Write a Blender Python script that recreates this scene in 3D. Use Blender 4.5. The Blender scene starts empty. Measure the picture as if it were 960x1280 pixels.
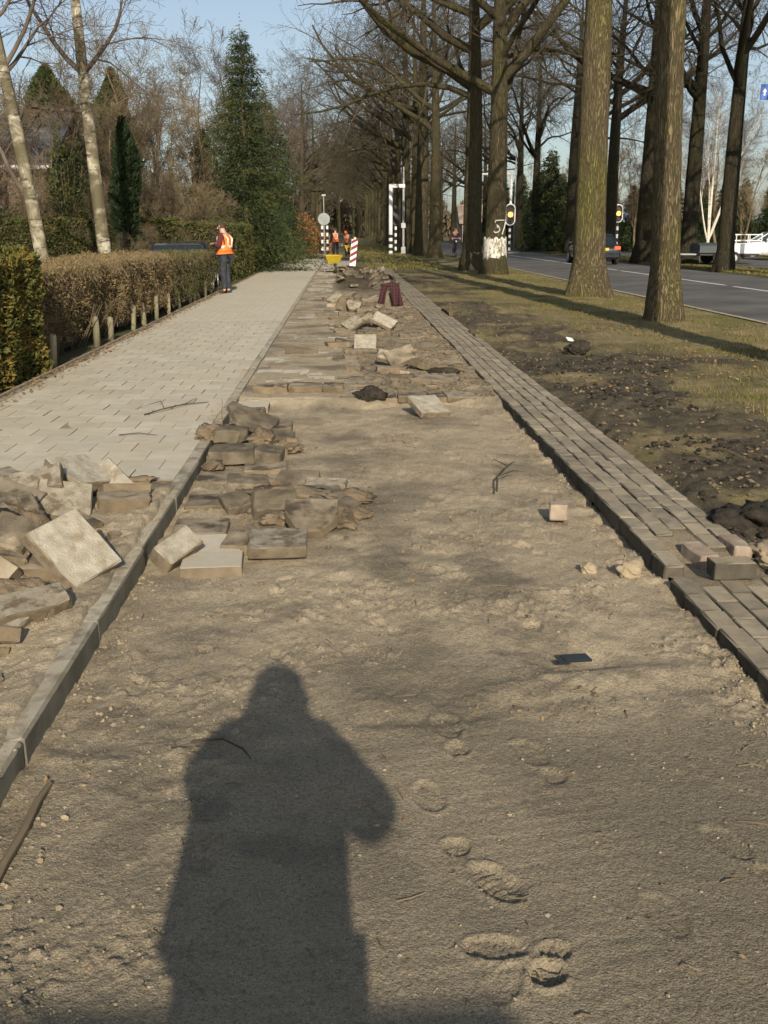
import bpy, bmesh, math, random
import numpy as np
from mathutils import Vector, Matrix, Euler

R = math.radians
scene = bpy.context.scene
COL = scene.collection

# ------------------------------------------------------------------ camera
cam_d = bpy.data.cameras.new('camera'); cam = bpy.data.objects.new('camera', cam_d); COL.objects.link(cam)
cam.location = (0, 0, 1.6)
cam.rotation_euler = (R(90 - 15.3), 0, R(-2.25))
cam_d.sensor_fit = 'VERTICAL'; cam_d.sensor_height = 36; cam_d.lens = 36
cam_d.clip_start = 0.05; cam_d.clip_end = 2000
scene.camera = cam

# ------------------------------------------------------------------ sky, sun, exposure
SUN_EL, SUN_AZ = 24.5, 4.2          # azimuth: light travels along +Y, a little towards -X
w = bpy.data.worlds.new('World'); scene.world = w; w.use_nodes = True
nt = w.node_tree; nt.nodes.clear()
sky = nt.nodes.new('ShaderNodeTexSky'); sky.sky_type = 'NISHITA'; sky.sun_disc = False
sky.sun_elevation = R(SUN_EL); sky.sun_rotation = R(180 - SUN_AZ)
sky.air_density = 1.0; sky.dust_density = 1.5; sky.ozone_density = 2.4
bg = nt.nodes.new('ShaderNodeBackground'); bg.inputs[1].default_value = 0.105
wo = nt.nodes.new('ShaderNodeOutputWorld')
hsv = nt.nodes.new('ShaderNodeHueSaturation'); hsv.inputs['Saturation'].default_value = 0.7; tint = nt.nodes.new('ShaderNodeMix'); tint.data_type = 'RGBA'; tint.blend_type = 'MULTIPLY'; tint.inputs[0].default_value = 1.0; tint.inputs[7].default_value = (0.98, 1.0, 0.99, 1)
nt.links.new(sky.outputs[0], hsv.inputs['Color']); nt.links.new(hsv.outputs[0], tint.inputs[6]); nt.links.new(tint.outputs[2], bg.inputs[0]); nt.links.new(bg.outputs[0], wo.inputs[0])
sd = bpy.data.lights.new('sun', 'SUN'); sun = bpy.data.objects.new('sun', sd); COL.objects.link(sun)
sd.energy = 5.0; sd.angle = R(0.53); sd.color = (1.0, 0.885, 0.70)
ldir = Vector((-math.sin(R(SUN_AZ)) * math.cos(R(SUN_EL)), math.cos(R(SUN_AZ)) * math.cos(R(SUN_EL)), -math.sin(R(SUN_EL))))
sun.rotation_euler = ldir.to_track_quat('-Z', 'Y').to_euler()
vs = scene.view_settings
vs.view_transform = 'Standard'; vs.look = 'None'; vs.exposure = 0.14; vs.gamma = 1.0; vs.use_curve_mapping = False
scene.cycles.max_bounces = 4; scene.cycles.diffuse_bounces = 2; scene.cycles.glossy_bounces = 2; scene.cycles.adaptive_threshold = 0.03

# ------------------------------------------------------------------ helpers
rng = random.Random(7)

def link(o, parent=None):
    COL.objects.link(o)
    if parent is not None: o.parent = parent
    return o

def tag(o, label=None, cat=None, group=None, kind=None):
    if label: o['label'] = label
    if cat: o['category'] = cat
    if group: o['group'] = group
    if kind: o['kind'] = kind
    return o

def thing(name, label, cat, loc=(0, 0, 0), rz=0.0, group=None):
    o = bpy.data.objects.new(name, None); COL.objects.link(o)
    o.empty_display_size = 0.2
    o.location = loc; o.rotation_euler = (0, 0, rz)
    return tag(o, label, cat, group)

def copy_tree(o, parent=None):
    c = o.copy(); COL.objects.link(c); c.parent = parent
    for ch in list(o.children): copy_tree(ch, c)
    return c

class MB:
    """collects vertices and faces, builds ONE mesh object"""
    def __init__(s): s.v = []; s.f = []; s.n = 0
    def add(s, verts, faces):
        b = s.n
        s.v.extend([tuple(p) for p in verts]); s.f.extend([tuple(b + i for i in q) for q in faces]); s.n += len(verts)
    def box(s, c, size, rot=None):
        x, y, z = [k / 2 for k in size]
        P = [Vector(p) for p in ((-x,-y,-z),(x,-y,-z),(x,y,-z),(-x,y,-z),(-x,-y,z),(x,-y,z),(x,y,z),(-x,y,z))]
        if rot is not None:
            m = Euler(rot).to_matrix(); P = [m @ p for p in P]
        c = Vector(c)
        s.add([p + c for p in P], [(0,3,2,1),(4,5,6,7),(0,1,5,4),(1,2,6,5),(2,3,7,6),(3,0,4,7)])
        return s
    def bbox(s, c, size, bev=0.01, rot=None):
        """box with chamfered edges"""
        bm = bmesh.new(); bmesh.ops.create_cube(bm, size=1)
        for v in bm.verts: v.co = Vector((v.co.x * size[0], v.co.y * size[1], v.co.z * size[2]))
        bmesh.ops.bevel(bm, geom=bm.edges[:], offset=bev, segments=1, affect='EDGES')
        m = Euler(rot).to_matrix() if rot is not None else Matrix.Identity(3)
        bm.verts.index_update()
        s.add([m @ v.co + Vector(c) for v in bm.verts], [[v.index for v in f.verts] for f in bm.faces]); bm.free()
        return s
    def tube(s, pts, rad, n=8, cap=True):
        pts = [Vector(p) for p in pts]
        if not hasattr(rad, '__len__'): rad = [rad] * len(pts)
        V = []; F = []; k = len(pts)
        for i, p in enumerate(pts):
            t = (pts[min(i + 1, k - 1)] - pts[max(i - 1, 0)]).normalized()
            a = Vector((1, 0, 0)) if abs(t.x) < 0.8 else Vector((0, 1, 0))
            u = t.cross(a).normalized(); q = t.cross(u)
            for j in range(n):
                an = 2 * math.pi * j / n
                V.append(p + (u * math.cos(an) + q * math.sin(an)) * rad[i])
        for i in range(k - 1):
            for j in range(n):
                F.append((i*n+j, i*n+(j+1) % n, (i+1)*n+(j+1) % n, (i+1)*n+j))
        if cap:
            F.append(tuple(range(n - 1, -1, -1))); F.append(tuple((k-1)*n + j for j in range(n)))
        s.add(V, F); return s
    def disc(s, c, axis, r, th, n=20, sx=1.0):
        """thick disc along axis ('x','y','z')"""
        V = []
        for e in (-th / 2, th / 2):
            for j in range(n):
                a = 2 * math.pi * j / n; p, q = r * sx * math.cos(a), r * math.sin(a)
                V.append({'x': (e, p, q), 'y': (p, e, q), 'z': (p, q, e)}[axis])
        V = [Vector(v) + Vector(c) for v in V]
        F = [tuple(range(n)), tuple(range(2*n-1, n-1, -1))] + [(j, n+j, n+(j+1) % n, (j+1) % n) for j in range(n)]
        s.add(V, F); return s
    def prism(s, outline, y0, y1, axis='y'):
        n = len(outline)
        f = {'y': lambda a, b, e: (a, e, b), 'x': lambda a, b, e: (e, a, b), 'z': lambda a, b, e: (a, b, e)}[axis]
        V = [f(a, b, y0) for a, b in outline] + [f(a, b, y1) for a, b in outline]
        F = [tuple(range(n)), tuple(range(2*n-1, n-1, -1))] + [(j, n+j, n+(j+1) % n, (j+1) % n) for j in range(n)]
        s.add(V, F); return s
    def build(s, name, mat, parent=None, smooth=False, fix=True):
        me = bpy.data.meshes.new(name); me.from_pydata(s.v, [], s.f)
        if fix:
            bm = bmesh.new(); bm.from_mesh(me); bmesh.ops.recalc_face_normals(bm, faces=bm.faces[:]); bm.to_mesh(me); bm.free()
        if smooth: me.polygons.foreach_set('use_smooth', [True] * len(me.polygons))
        if mat: me.materials.append(mat)
        o = bpy.data.objects.new(name, me); return link(o, parent)

def np_mesh(name, V, F, mat, parent=None, smooth=False, attrs=None):
    """V (n,3) floats, F (m,k) ints, all faces with k corners"""
    V = np.asarray(V, np.float32); F = np.asarray(F, np.int32)
    me = bpy.data.meshes.new(name)
    me.vertices.add(len(V)); me.vertices.foreach_set('co', V.ravel())
    m, k = F.shape
    me.loops.add(m * k); me.loops.foreach_set('vertex_index', F.ravel())
    me.polygons.add(m); me.polygons.foreach_set('loop_start', np.arange(0, m * k, k, dtype=np.int32))
    me.polygons.foreach_set('use_smooth', np.full(m, bool(smooth)))
    if attrs:
        for an, arr in attrs.items():
            at = me.attributes.new(an, 'FLOAT', 'POINT'); at.data.foreach_set('value', np.asarray(arr, np.float32).ravel())
    me.update(calc_edges=True); me.validate()
    if mat: me.materials.append(mat)
    o = bpy.data.objects.new(name, me); return link(o, parent)

def _hash(xi, yi, seed):
    h = (xi.astype(np.int64) * 374761393 + yi.astype(np.int64) * 668265263 + seed * 974634777) & 0xFFFFFFFF
    h = ((h ^ (h >> 13)) * 1274126177) & 0xFFFFFFFF
    h = h ^ (h >> 16)
    return (h & 0xFFFFFF) / float(0xFFFFFF)

def vnoise(x, y, seed=0):
    x = np.asarray(x, float); y = np.asarray(y, float)
    xi, yi = np.floor(x), np.floor(y); fx, fy = x - xi, y - yi
    fx = fx*fx*fx*(fx*(fx*6-15)+10); fy = fy*fy*fy*(fy*(fy*6-15)+10)
    a, b = _hash(xi, yi, seed), _hash(xi+1, yi, seed); c, d = _hash(xi, yi+1, seed), _hash(xi+1, yi+1, seed)
    return (a*(1-fx)+b*fx)*(1-fy) + (c*(1-fx)+d*fx)*fy

def fbm(x, y, f, octv=4, seed=0, gain=0.5):
    t = 0; a = 1; s = 0
    for i in range(octv):
        t = t + a * (vnoise(x*f + i*17.3, y*f + i*9.1, seed + i) - 0.5); s += a; a *= gain; f *= 2.03
    return 2 * t / s

def sstep(a, b, x):
    t = np.clip((np.asarray(x, float) - a) / (b - a), 0, 1); return t*t*(3-2*t)

def grid(name, xs, ys, zf, mat, attrs=None, parent=None, smooth=True):
    X, Y = np.meshgrid(xs, ys); Z = zf(X, Y)
    V = np.stack([X, Y, Z], -1).reshape(-1, 3)
    nx, ny = len(xs), len(ys)
    i = np.arange(ny-1)[:, None]*nx + np.arange(nx-1)[None, :]
    F = np.stack([i, i+1, i+nx+1, i+nx], -1).reshape(-1, 4)
    at = {k: fn(X, Y).ravel() for k, fn in (attrs or {}).items()}
    return np_mesh(name, V, F, mat, parent, smooth, at)

# ------------------------------------------------------------------ materials
def new_mat(name):
    m = bpy.data.materials.new(name); m.use_nodes = True
    nt = m.node_tree; b = nt.nodes['Principled BSDF']
    return m, nt, b

def N(nt, t, **kw):
    n = nt.nodes.new(t)
    for k, v in kw.items(): setattr(n, k, v)
    return n

def mixc(nt, fac, a, b, mode='MIX'):
    n = nt.nodes.new('ShaderNodeMix'); n.data_type = 'RGBA'; n.blend_type = mode
    for sock, val in ((n.inputs[0], fac), (n.inputs[6], a), (n.inputs[7], b)):
        if hasattr(val, 'links'): nt.links.new(val, sock)
        elif isinstance(val, (int, float)): sock.default_value = val
        else: sock.default_value = (*val[:3], 1)
    return n.outputs[2]

def ramp(nt, src, lo, hi, v0=0.0, v1=1.0):
    n = nt.nodes.new('ShaderNodeMapRange'); n.inputs[1].default_value = lo; n.inputs[2].default_value = hi
    n.inputs[3].default_value = v0; n.inputs[4].default_value = v1
    nt.links.new(src, n.inputs[0]); return n.outputs[0]

def coords(nt, kind='Object', scale=(1, 1, 1), rand=False):
    tc = nt.nodes.new('ShaderNodeTexCoord'); mp = nt.nodes.new('ShaderNodeMapping'); mp.inputs[3].default_value = scale
    nt.links.new(tc.outputs[kind], mp.inputs[0])
    if rand:
        oi = nt.nodes.new('ShaderNodeObjectInfo'); mu = nt.nodes.new('ShaderNodeMath'); mu.operation = 'MULTIPLY'; mu.inputs[1].default_value = 37.0
        cx = nt.nodes.new('ShaderNodeCombineXYZ'); nt.links.new(oi.outputs['Random'], mu.inputs[0])
        for i in range(3): nt.links.new(mu.outputs[0], cx.inputs[i])
        nt.links.new(cx.outputs[0], mp.inputs[1])
    return mp.outputs[0]

def noise(nt, vec, scale, detail=4, rough=0.55, dist=0.0):
    n = nt.nodes.new('ShaderNodeTexNoise'); n.inputs['Scale'].default_value = scale; n.inputs['Detail'].default_value = detail
    n.inputs['Roughness'].default_value = rough; n.inputs['Distortion'].default_value = dist
    nt.links.new(vec, n.inputs['Vector']); return n.outputs[0]

def bump(nt, b, h, strength=0.4, dist=0.01):
    n = nt.nodes.new('ShaderNodeBump'); n.inputs['Strength'].default_value = strength; n.inputs['Distance'].default_value = dist
    nt.links.new(h, n.inputs['Height']); nt.links.new(n.outputs[0], b.inputs['Normal'])

def pmat(name, c1, c2, scale=4.0, rough=0.9, bscale=80.0, bstr=0.4, bdist=0.005, rand=0.0, spec=0.3, stretch=(1, 1, 1), kind='Object', c3=None, c3lo=0.55, c3hi=0.7, c3scale=2.0, metal=0.0, coat=0.0, lo=0.35, hi=0.65, sides=None, stain=None):
    m, nt, b = new_mat(name)
    vec = coords(nt, kind, stretch, rand > 0)
    n1 = noise(nt, vec, scale)
    col = mixc(nt, ramp(nt, n1, lo, hi), c1, c2)
    if c3 is not None:
        n3 = noise(nt, vec, c3scale, 5, 0.6)
        col = mixc(nt, ramp(nt, n3, c3lo, c3hi), col, c3)
    if stain is not None:                       # drifts of sand and dirt that run on from piece to piece
        ge = nt.nodes.new('ShaderNodeNewGeometry'); ns = noise(nt, ge.outputs['Position'], 1.1, 7, 0.68, .4)
        col = mixc(nt, ramp(nt, ns, .46, .66, 0, .8), col, stain); col = mixc(nt, ramp(nt, noise(nt, ge.outputs['Position'], 2.7, 6, 0.7), .58, .75, 0, .3), col, [k*.55 for k in stain])
    if sides is not None:                       # flanks take their own colour: soil stain on tiles, painted shade on the kerb
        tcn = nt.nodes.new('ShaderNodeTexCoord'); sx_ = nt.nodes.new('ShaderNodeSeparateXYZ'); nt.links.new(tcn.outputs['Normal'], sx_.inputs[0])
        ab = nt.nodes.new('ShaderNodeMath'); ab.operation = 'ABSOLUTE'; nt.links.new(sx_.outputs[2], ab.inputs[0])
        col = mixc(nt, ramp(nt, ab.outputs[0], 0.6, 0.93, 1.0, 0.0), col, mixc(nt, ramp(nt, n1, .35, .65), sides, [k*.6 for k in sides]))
    if rand > 0:
        oi = nt.nodes.new('ShaderNodeObjectInfo'); r_ = ramp(nt, oi.outputs['Random'], 0, 1, 1 - rand, 1 + rand)
        hs = nt.nodes.new('ShaderNodeHueSaturation'); nt.links.new(r_, hs.inputs['Value']); nt.links.new(col, hs.inputs['Color']); col = hs.outputs[0]
    nt.links.new(col, b.inputs['Base Color'])
    b.inputs['Roughness'].default_value = rough; b.inputs['Specular IOR Level'].default_value = spec
    b.inputs['Metallic'].default_value = metal; b.inputs['Coat Weight'].default_value = coat
    if bstr > 0: bump(nt, b, noise(nt, vec, bscale, 4, 0.65), bstr, bdist)
    return m

def plain(name, c, rough=0.6, metal=0.0, spec=0.5, coat=0.0):
    return pmat(name, [k*0.88 for k in c], [min(1, k*1.08) for k in c], 9, rough, 50, 0.12, 0.002, 0, spec, metal=metal, coat=coat)

def emit(name, c, s):
    m, nt, b = new_mat(name); b.inputs['Base Color'].default_value = (*c, 1)
    b.inputs['Emission Color'].default_value = (*c, 1); b.inputs['Emission Strength'].default_value = s
    return m

def sand_mat(name, light, mid, damp_dim, soil):
    m, nt, b = new_mat(name)
    vec = coords(nt, 'Object')
    big = noise(nt, vec, 1.3, 5, 0.55, 0.3); med = noise(nt, vec, 9, 6, 0.6); fine = noise(nt, vec, 75, 5, 0.75); grit = noise(nt, vec, 210, 4, 0.75)
    col = mixc(nt, ramp(nt, med, 0.36, 0.66), mid, light)
    col = mixc(nt, ramp(nt, big, 0.5, 0.68), col, damp_dim)
    at = nt.nodes.new('ShaderNodeAttribute'); at.attribute_name = 'damp_dim'
    col = mixc(nt, at.outputs['Fac'], col, damp_dim)
    at2 = nt.nodes.new('ShaderNodeAttribute'); at2.attribute_name = 'soil'
    so = mixc(nt, ramp(nt, med, 0.4, 0.65), soil, [k*2.1 for k in soil])
    col = mixc(nt, at2.outputs['Fac'], col, so)
    col = mixc(nt, ramp(nt, fine, 0.32, 0.52), mixc(nt, 0.5, col, (0.03, 0.02, 0.01)), col)  # shade of small pits painted into the sand colour
    col = mixc(nt, ramp(nt, grit, 0.36, 0.46), mixc(nt, 0.62, col, (0.03, 0.022, 0.012)), col)  # finer dark specks, pit shade painted in as well
    col = mixc(nt, ramp(nt, grit, 0.58, 0.68), col, mixc(nt, 0.3, col, (0.9, 0.82, 0.66)))
    nt.links.new(col, b.inputs['Base Color']); b.inputs['Roughness'].default_value = 0.95; b.inputs['Specular IOR Level'].default_value = 0.15
    hs = []
    for sc, am in ((60, .45), (170, .45)):
        vo = nt.nodes.new('ShaderNodeTexVoronoi'); vo.inputs['Scale'].default_value = sc; nt.links.new(vec, vo.inputs['Vector'])
        mu = nt.nodes.new('ShaderNodeMath'); mu.operation = 'MULTIPLY'; mu.inputs[1].default_value = -am; nt.links.new(vo.outputs['Distance'], mu.inputs[0]); hs.append(mu.outputs[0])
    mu = nt.nodes.new('ShaderNodeMath'); mu.operation = 'MULTIPLY'; mu.inputs[1].default_value = .9; nt.links.new(fine, mu.inputs[0]); hs.append(mu.outputs[0])
    acc = hs[0]
    for h_ in hs[1:]:
        ad = nt.nodes.new('ShaderNodeMath'); ad.operation = 'ADD'; nt.links.new(acc, ad.inputs[0]); nt.links.new(h_, ad.inputs[1]); acc = ad.outputs[0]
    bump(nt, b, acc, 0.62, 0.008)
    return m

def bark_mat(name, c1, c2, moss, vscale=9.0, stretch=0.16, mossamt=0.62, bstr=0.9):
    m, nt, b = new_mat(name)
    vec = coords(nt, 'Object', (1, 1, stretch), True)
    vo = nt.nodes.new('ShaderNodeTexVoronoi'); vo.feature = 'DISTANCE_TO_EDGE'; vo.inputs['Scale'].default_value = vscale
    wv = nt.nodes.new('ShaderNodeMix'); wv.data_type = 'VECTOR'; wv.inputs[0].default_value = 0.2
    nn = nt.nodes.new('ShaderNodeTexNoise'); nn.inputs['Scale'].default_value = 11; nn.inputs['Detail'].default_value = 5; nt.links.new(vec, nn.inputs['Vector'])
    nt.links.new(vec, wv.inputs[4]); nt.links.new(nn.outputs['Color'], wv.inputs[5]); nt.links.new(wv.outputs[1], vo.inputs['Vector'])
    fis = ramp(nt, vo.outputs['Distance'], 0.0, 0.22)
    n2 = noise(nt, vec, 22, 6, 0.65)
    col = mixc(nt, fis, [k*0.62 for k in c1], mixc(nt, ramp(nt, n2, 0.3, 0.7), c1, c2))  # furrows darkened, their shade painted into the bark colour
    v2 = coords(nt, 'Object', (1, 1, 0.5), True)
    col = mixc(nt, ramp(nt, noise(nt, v2, 1.1, 4, 0.6), mossamt - 0.12, mossamt + 0.1), col, mixc(nt, fis, [k*0.5 for k in moss], moss))  # moss gets the same painted furrow shade
    nt.links.new(col, b.inputs['Base Color']); b.inputs['Roughness'].default_value = 0.95; b.inputs['Specular IOR Level'].default_value = 0.1
    ad = nt.nodes.new('ShaderNodeMath'); ad.operation = 'MULTIPLY_ADD'; ad.inputs[1].default_value = 0.35
    nt.links.new(n2, ad.inputs[0]); nt.links.new(fis, ad.inputs[2])
    bump(nt, b, ad.outputs[0], bstr, 0.03)
    return m

def birch_mat(name):
    m, nt, b = new_mat(name)
    vec = coords(nt, 'Object', (1, 1, 6), True)
    n1 = noise(nt, vec, 1.9, 6, 0.75); v2 = coords(nt, 'Object', (1, 1, 1.0), True); n2 = noise(nt, v2, 2.6, 6, 0.7, 0.6); n3 = noise(nt, v2, 1.1, 4, 0.6)
    col = mixc(nt, ramp(nt, n2, 0.42, 0.56), (0.50, 0.45, 0.35), (0.15, 0.125, 0.075))
    col = mixc(nt, ramp(nt, n1, 0.53, 0.59), col, (0.045, 0.038, 0.028))
    col = mixc(nt, ramp(nt, n3, 0.45, 0.6), col, (0.10, 0.085, 0.045))
    nt.links.new(col, b.inputs['Base Color']); b.inputs['Roughness'].default_value = 0.8
    bump(nt, b, n1, 0.5, 0.01); return m

def leaf_mat(name, c1, c2, c3, scale=3.0, rough=0.7):
    m, nt, b = new_mat(name)
    vec = coords(nt, 'Object'); n1 = noise(nt, vec, scale, 5, 0.6); n2 = noise(nt, vec, 40, 2, 0.5)
    col = mixc(nt, ramp(nt, n2, 0.3, 0.7), c1, c2); col = mixc(nt, ramp(nt, n1, 0.48, 0.66), col, c3)
    nt.links.new(col, b.inputs['Base Color']); b.inputs['Roughness'].default_value = rough; b.inputs['Specular IOR Level'].default_value = 0.25
    return m

def plaid_mat(name, base, line, scale=22.0):
    m, nt, b = new_mat(name); vec = coords(nt, 'Object')
    cols = []
    for d_ in ('X', 'Z'):
        wv = nt.nodes.new('ShaderNodeTexWave'); wv.bands_direction = d_; wv.inputs['Scale'].default_value = scale; wv.inputs['Distortion'].default_value = 0.6
        nt.links.new(vec, wv.inputs['Vector']); cols.append(ramp(nt, wv.outputs['Fac'], 0.55, 0.7))
    ad = nt.nodes.new('ShaderNodeMath'); ad.operation = 'ADD'; nt.links.new(cols[0], ad.inputs[0]); nt.links.new(cols[1], ad.inputs[1])
    col = mixc(nt, ramp(nt, ad.outputs[0], 0, 2), base, line)
    nt.links.new(col, b.inputs['Base Color']); b.inputs['Roughness'].default_value = 0.9
    bump(nt, b, noise(nt, vec, 30, 4), 0.4, 0.01); return m

M = {}
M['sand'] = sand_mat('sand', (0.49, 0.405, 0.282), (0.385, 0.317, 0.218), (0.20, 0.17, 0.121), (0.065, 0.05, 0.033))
M['crumb'] = pmat('sand_crumbs', (0.25, 0.203, 0.137), (0.345, 0.28, 0.19), 6, 0.95, 90, 0.6, 0.004, 0)
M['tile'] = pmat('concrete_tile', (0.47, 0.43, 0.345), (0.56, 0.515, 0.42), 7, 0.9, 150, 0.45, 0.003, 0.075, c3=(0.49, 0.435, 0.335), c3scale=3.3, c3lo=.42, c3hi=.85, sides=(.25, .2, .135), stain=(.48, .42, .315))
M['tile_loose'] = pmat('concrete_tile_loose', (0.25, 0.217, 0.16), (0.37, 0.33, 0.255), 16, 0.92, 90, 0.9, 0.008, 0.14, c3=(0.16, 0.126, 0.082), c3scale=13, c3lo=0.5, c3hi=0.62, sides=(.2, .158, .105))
M['tile_earth'] = pmat('concrete_tile_earthy', (0.085, 0.07, 0.048), (0.18, 0.15, 0.105), 9, 0.97, 110, 0.9, 0.01, 0.2, c3=(0.3, 0.25, 0.18), c3scale=4, c3lo=0.55, c3hi=0.7)
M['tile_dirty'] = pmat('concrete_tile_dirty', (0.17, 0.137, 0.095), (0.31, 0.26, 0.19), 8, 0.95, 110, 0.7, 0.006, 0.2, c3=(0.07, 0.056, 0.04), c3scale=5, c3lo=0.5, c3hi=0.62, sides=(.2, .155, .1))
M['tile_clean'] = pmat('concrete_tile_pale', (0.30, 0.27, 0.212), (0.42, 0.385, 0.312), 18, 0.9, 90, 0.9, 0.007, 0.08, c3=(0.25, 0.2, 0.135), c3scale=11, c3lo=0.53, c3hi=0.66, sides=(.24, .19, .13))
M['kerb'] = pmat('kerb_concrete', (0.36, 0.33, 0.265), (0.45, 0.41, 0.325), 6, 0.9, 120, 0.6, 0.005, 0.06, c3=(0.22, 0.19, 0.135), c3scale=9, c3lo=0.47, c3hi=0.62, sides=(.2, .18, .135), stain=(.42, .345, .235))  # side colour carries painted shade of the kerb's inner face
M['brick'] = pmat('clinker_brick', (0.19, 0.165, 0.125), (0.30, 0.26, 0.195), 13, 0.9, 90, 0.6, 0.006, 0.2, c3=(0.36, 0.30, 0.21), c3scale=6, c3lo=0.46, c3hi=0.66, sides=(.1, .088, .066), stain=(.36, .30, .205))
M['brick_red'] = pmat('worn_red_brick', (0.255, 0.19, 0.145), (0.37, 0.305, 0.235), 12, 0.9, 90, 0.6, 0.005, 0.1, c3=(0.4, 0.33, 0.24), c3scale=7)
M['asphalt'] = pmat('asphalt', (0.085, 0.082, 0.08), (0.14, 0.135, 0.128), 0.6, 0.85, 160, 0.5, 0.006, 0, c3=(0.19, 0.165, 0.125), c3scale=0.35, c3lo=0.56, c3hi=0.75)
M['paint'] = pmat('road_paint', (0.55, 0.55, 0.53), (0.78, 0.78, 0.75), 8, 0.7, 90, 0.2, 0.002, 0, c3=(0.25, 0.24, 0.22), c3scale=6, c3lo=0.6, c3hi=0.7)
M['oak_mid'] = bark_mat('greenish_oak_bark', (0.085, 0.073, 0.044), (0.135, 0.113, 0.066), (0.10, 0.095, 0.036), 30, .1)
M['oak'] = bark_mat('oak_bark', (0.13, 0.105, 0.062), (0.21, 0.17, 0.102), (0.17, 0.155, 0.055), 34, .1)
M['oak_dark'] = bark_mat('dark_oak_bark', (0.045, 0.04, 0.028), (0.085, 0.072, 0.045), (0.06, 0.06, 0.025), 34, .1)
M['twig'] = pmat('oak_twig_bark', (0.055, 0.045, 0.031), (0.095, 0.078, 0.05), 5, 0.95, 30, 0.3, 0.01, 0)
M['bush'] = pmat('brown_twig_bark', (0.105, 0.08, 0.047), (0.18, 0.14, 0.085), 2, 0.95, 30, 0.3, 0.01, 0.25)
M['birch'] = birch_mat('birch_bark')
M['birch_twig'] = pmat('birch_twig_bark', (0.07, 0.055, 0.042), (0.13, 0.1, 0.08), 2, 0.95, 30, 0.2, 0.01, 0.1)
M['white_bark'] = pmat('white_birch_bark', (0.5, 0.46, 0.39), (0.64, 0.6, 0.52), 5, 0.8, 30, 0.3, 0.01, 0, c3=(0.2, 0.17, 0.13), c3scale=4, c3lo=0.6, c3hi=0.66, stretch=(1, 1, 3))
M['spruce'] = leaf_mat('spruce_needles', (0.02, 0.032, 0.013), (0.042, 0.058, 0.021), (0.075, 0.085, 0.024), 0.9)
M['dark_conifer'] = leaf_mat('dark_conifer_needles', (0.012, 0.024, 0.01), (0.026, 0.045, 0.016), (0.04, 0.055, 0.02), 1.2)
M['thuja'] = leaf_mat('thuja_scales', (0.05, 0.06, 0.015), (0.10, 0.095, 0.02), (0.2, 0.135, 0.03), 3.5)
M['green_hedge'] = leaf_mat('green_hedge_leaf', (0.045, 0.055, 0.016), (0.08, 0.085, 0.025), (0.12, 0.095, 0.035), 1.6)
M['brown_hedge'] = leaf_mat('brown_hedge_leaf', (0.16, 0.112, 0.05), (0.25, 0.178, 0.085), (0.125, 0.10, 0.04), 1.4)
M['evergreen'] = leaf_mat('evergreen_leaf', (0.022, 0.034, 0.011), (0.046, 0.06, 0.018), (0.095, 0.095, 0.024), 1.2)
M['yellow_shrub'] = leaf_mat('yellow_green_leaf', (0.10, 0.12, 0.03), (0.18, 0.18, 0.05), (0.07, 0.09, 0.025), 2.0)
M['rust_leaf'] = leaf_mat('rust_leaf', (0.25, 0.11, 0.045), (0.36, 0.17, 0.075), (0.18, 0.09, 0.04), 2.0)
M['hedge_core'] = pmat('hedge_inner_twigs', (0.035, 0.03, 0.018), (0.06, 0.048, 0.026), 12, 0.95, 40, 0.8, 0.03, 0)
M['grass'] = leaf_mat('grass_blades', (0.10, 0.105, 0.026), (0.16, 0.145, 0.042), (0.23, 0.17, 0.075), 0.9)
M['litter'] = leaf_mat('dead_leaf', (0.22, 0.14, 0.065), (0.33, 0.22, 0.11), (0.14, 0.09, 0.05), 3.0)
M['verge'] = sand_mat('verge_soil', (0.31, 0.245, 0.13), (0.235, 0.195, 0.09), (0.165, 0.15, 0.05), (0.05, 0.042, 0.03))
M['lawn'] = pmat('garden_ground', (0.075, 0.082, 0.03), (0.12, 0.105, 0.045), 0.7, 0.95, 20, 0.6, 0.05, 0, c3=(0.13, 0.095, 0.05), c3scale=0.4)
M['forest'] = pmat('forest_floor', (0.10, 0.075, 0.04), (0.14, 0.105, 0.055), 0.3, 0.95, 6, 0.6, 0.08, 0, c3=(0.10, 0.105, 0.04), c3scale=0.15)
M['post'] = pmat('weathered_post', (0.17, 0.15, 0.095), (0.30, 0.26, 0.17), 8, 0.9, 60, 0.5, 0.006, 0.2, stretch=(1, 1, 0.2), c3=(0.16, 0.16, 0.08), c3scale=4)
M['metal_grey'] = plain('galvanised_grey', (0.38, 0.39, 0.39), 0.45, 0.3)
M['sign_back'] = plain('sign_back_grey', (0.24, 0.26, 0.26), 0.5, 0.2)
M['white'] = plain('white_paint', (0.8, 0.8, 0.79), 0.5)
M['black'] = plain('black_paint', (0.018, 0.018, 0.019), 0.5)
M['rubber'] = plain('rubber', (0.022, 0.021, 0.02), 0.8)
M['amber'] = emit('amber_lamp', (1.0, 0.42, 0.06), 5.0)
M['lens_dark'] = plain('dark_lens', (0.03, 0.025, 0.02), 0.2)
M['redlamp'] = emit('brake_lamp', (1.0, 0.05, 0.015), 2.5)
M['red'] = plain('red_paint', (0.42, 0.04, 0.03), 0.5)
M['beacon_red'] = plain('beacon_red', (0.2, 0.02, 0.022), 0.5)
M['blue'] = plain('sign_blue', (0.04, 0.13, 0.48), 0.45)
M['cream'] = plain('sign_cream', (0.72, 0.68, 0.5), 0.5)
M['yellow'] = plain('barrow_yellow', (0.55, 0.40, 0.03), 0.5)
M['car'] = pmat('dark_car_paint', (0.012, 0.015, 0.02), (0.018, 0.021, 0.028), 3, 0.25, 50, 0.0, 0.001, 0, 0.5, coat=0.8)
M['car_white'] = plain('white_car_paint', (0.7, 0.71, 0.72), 0.25, coat=0.7)
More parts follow.
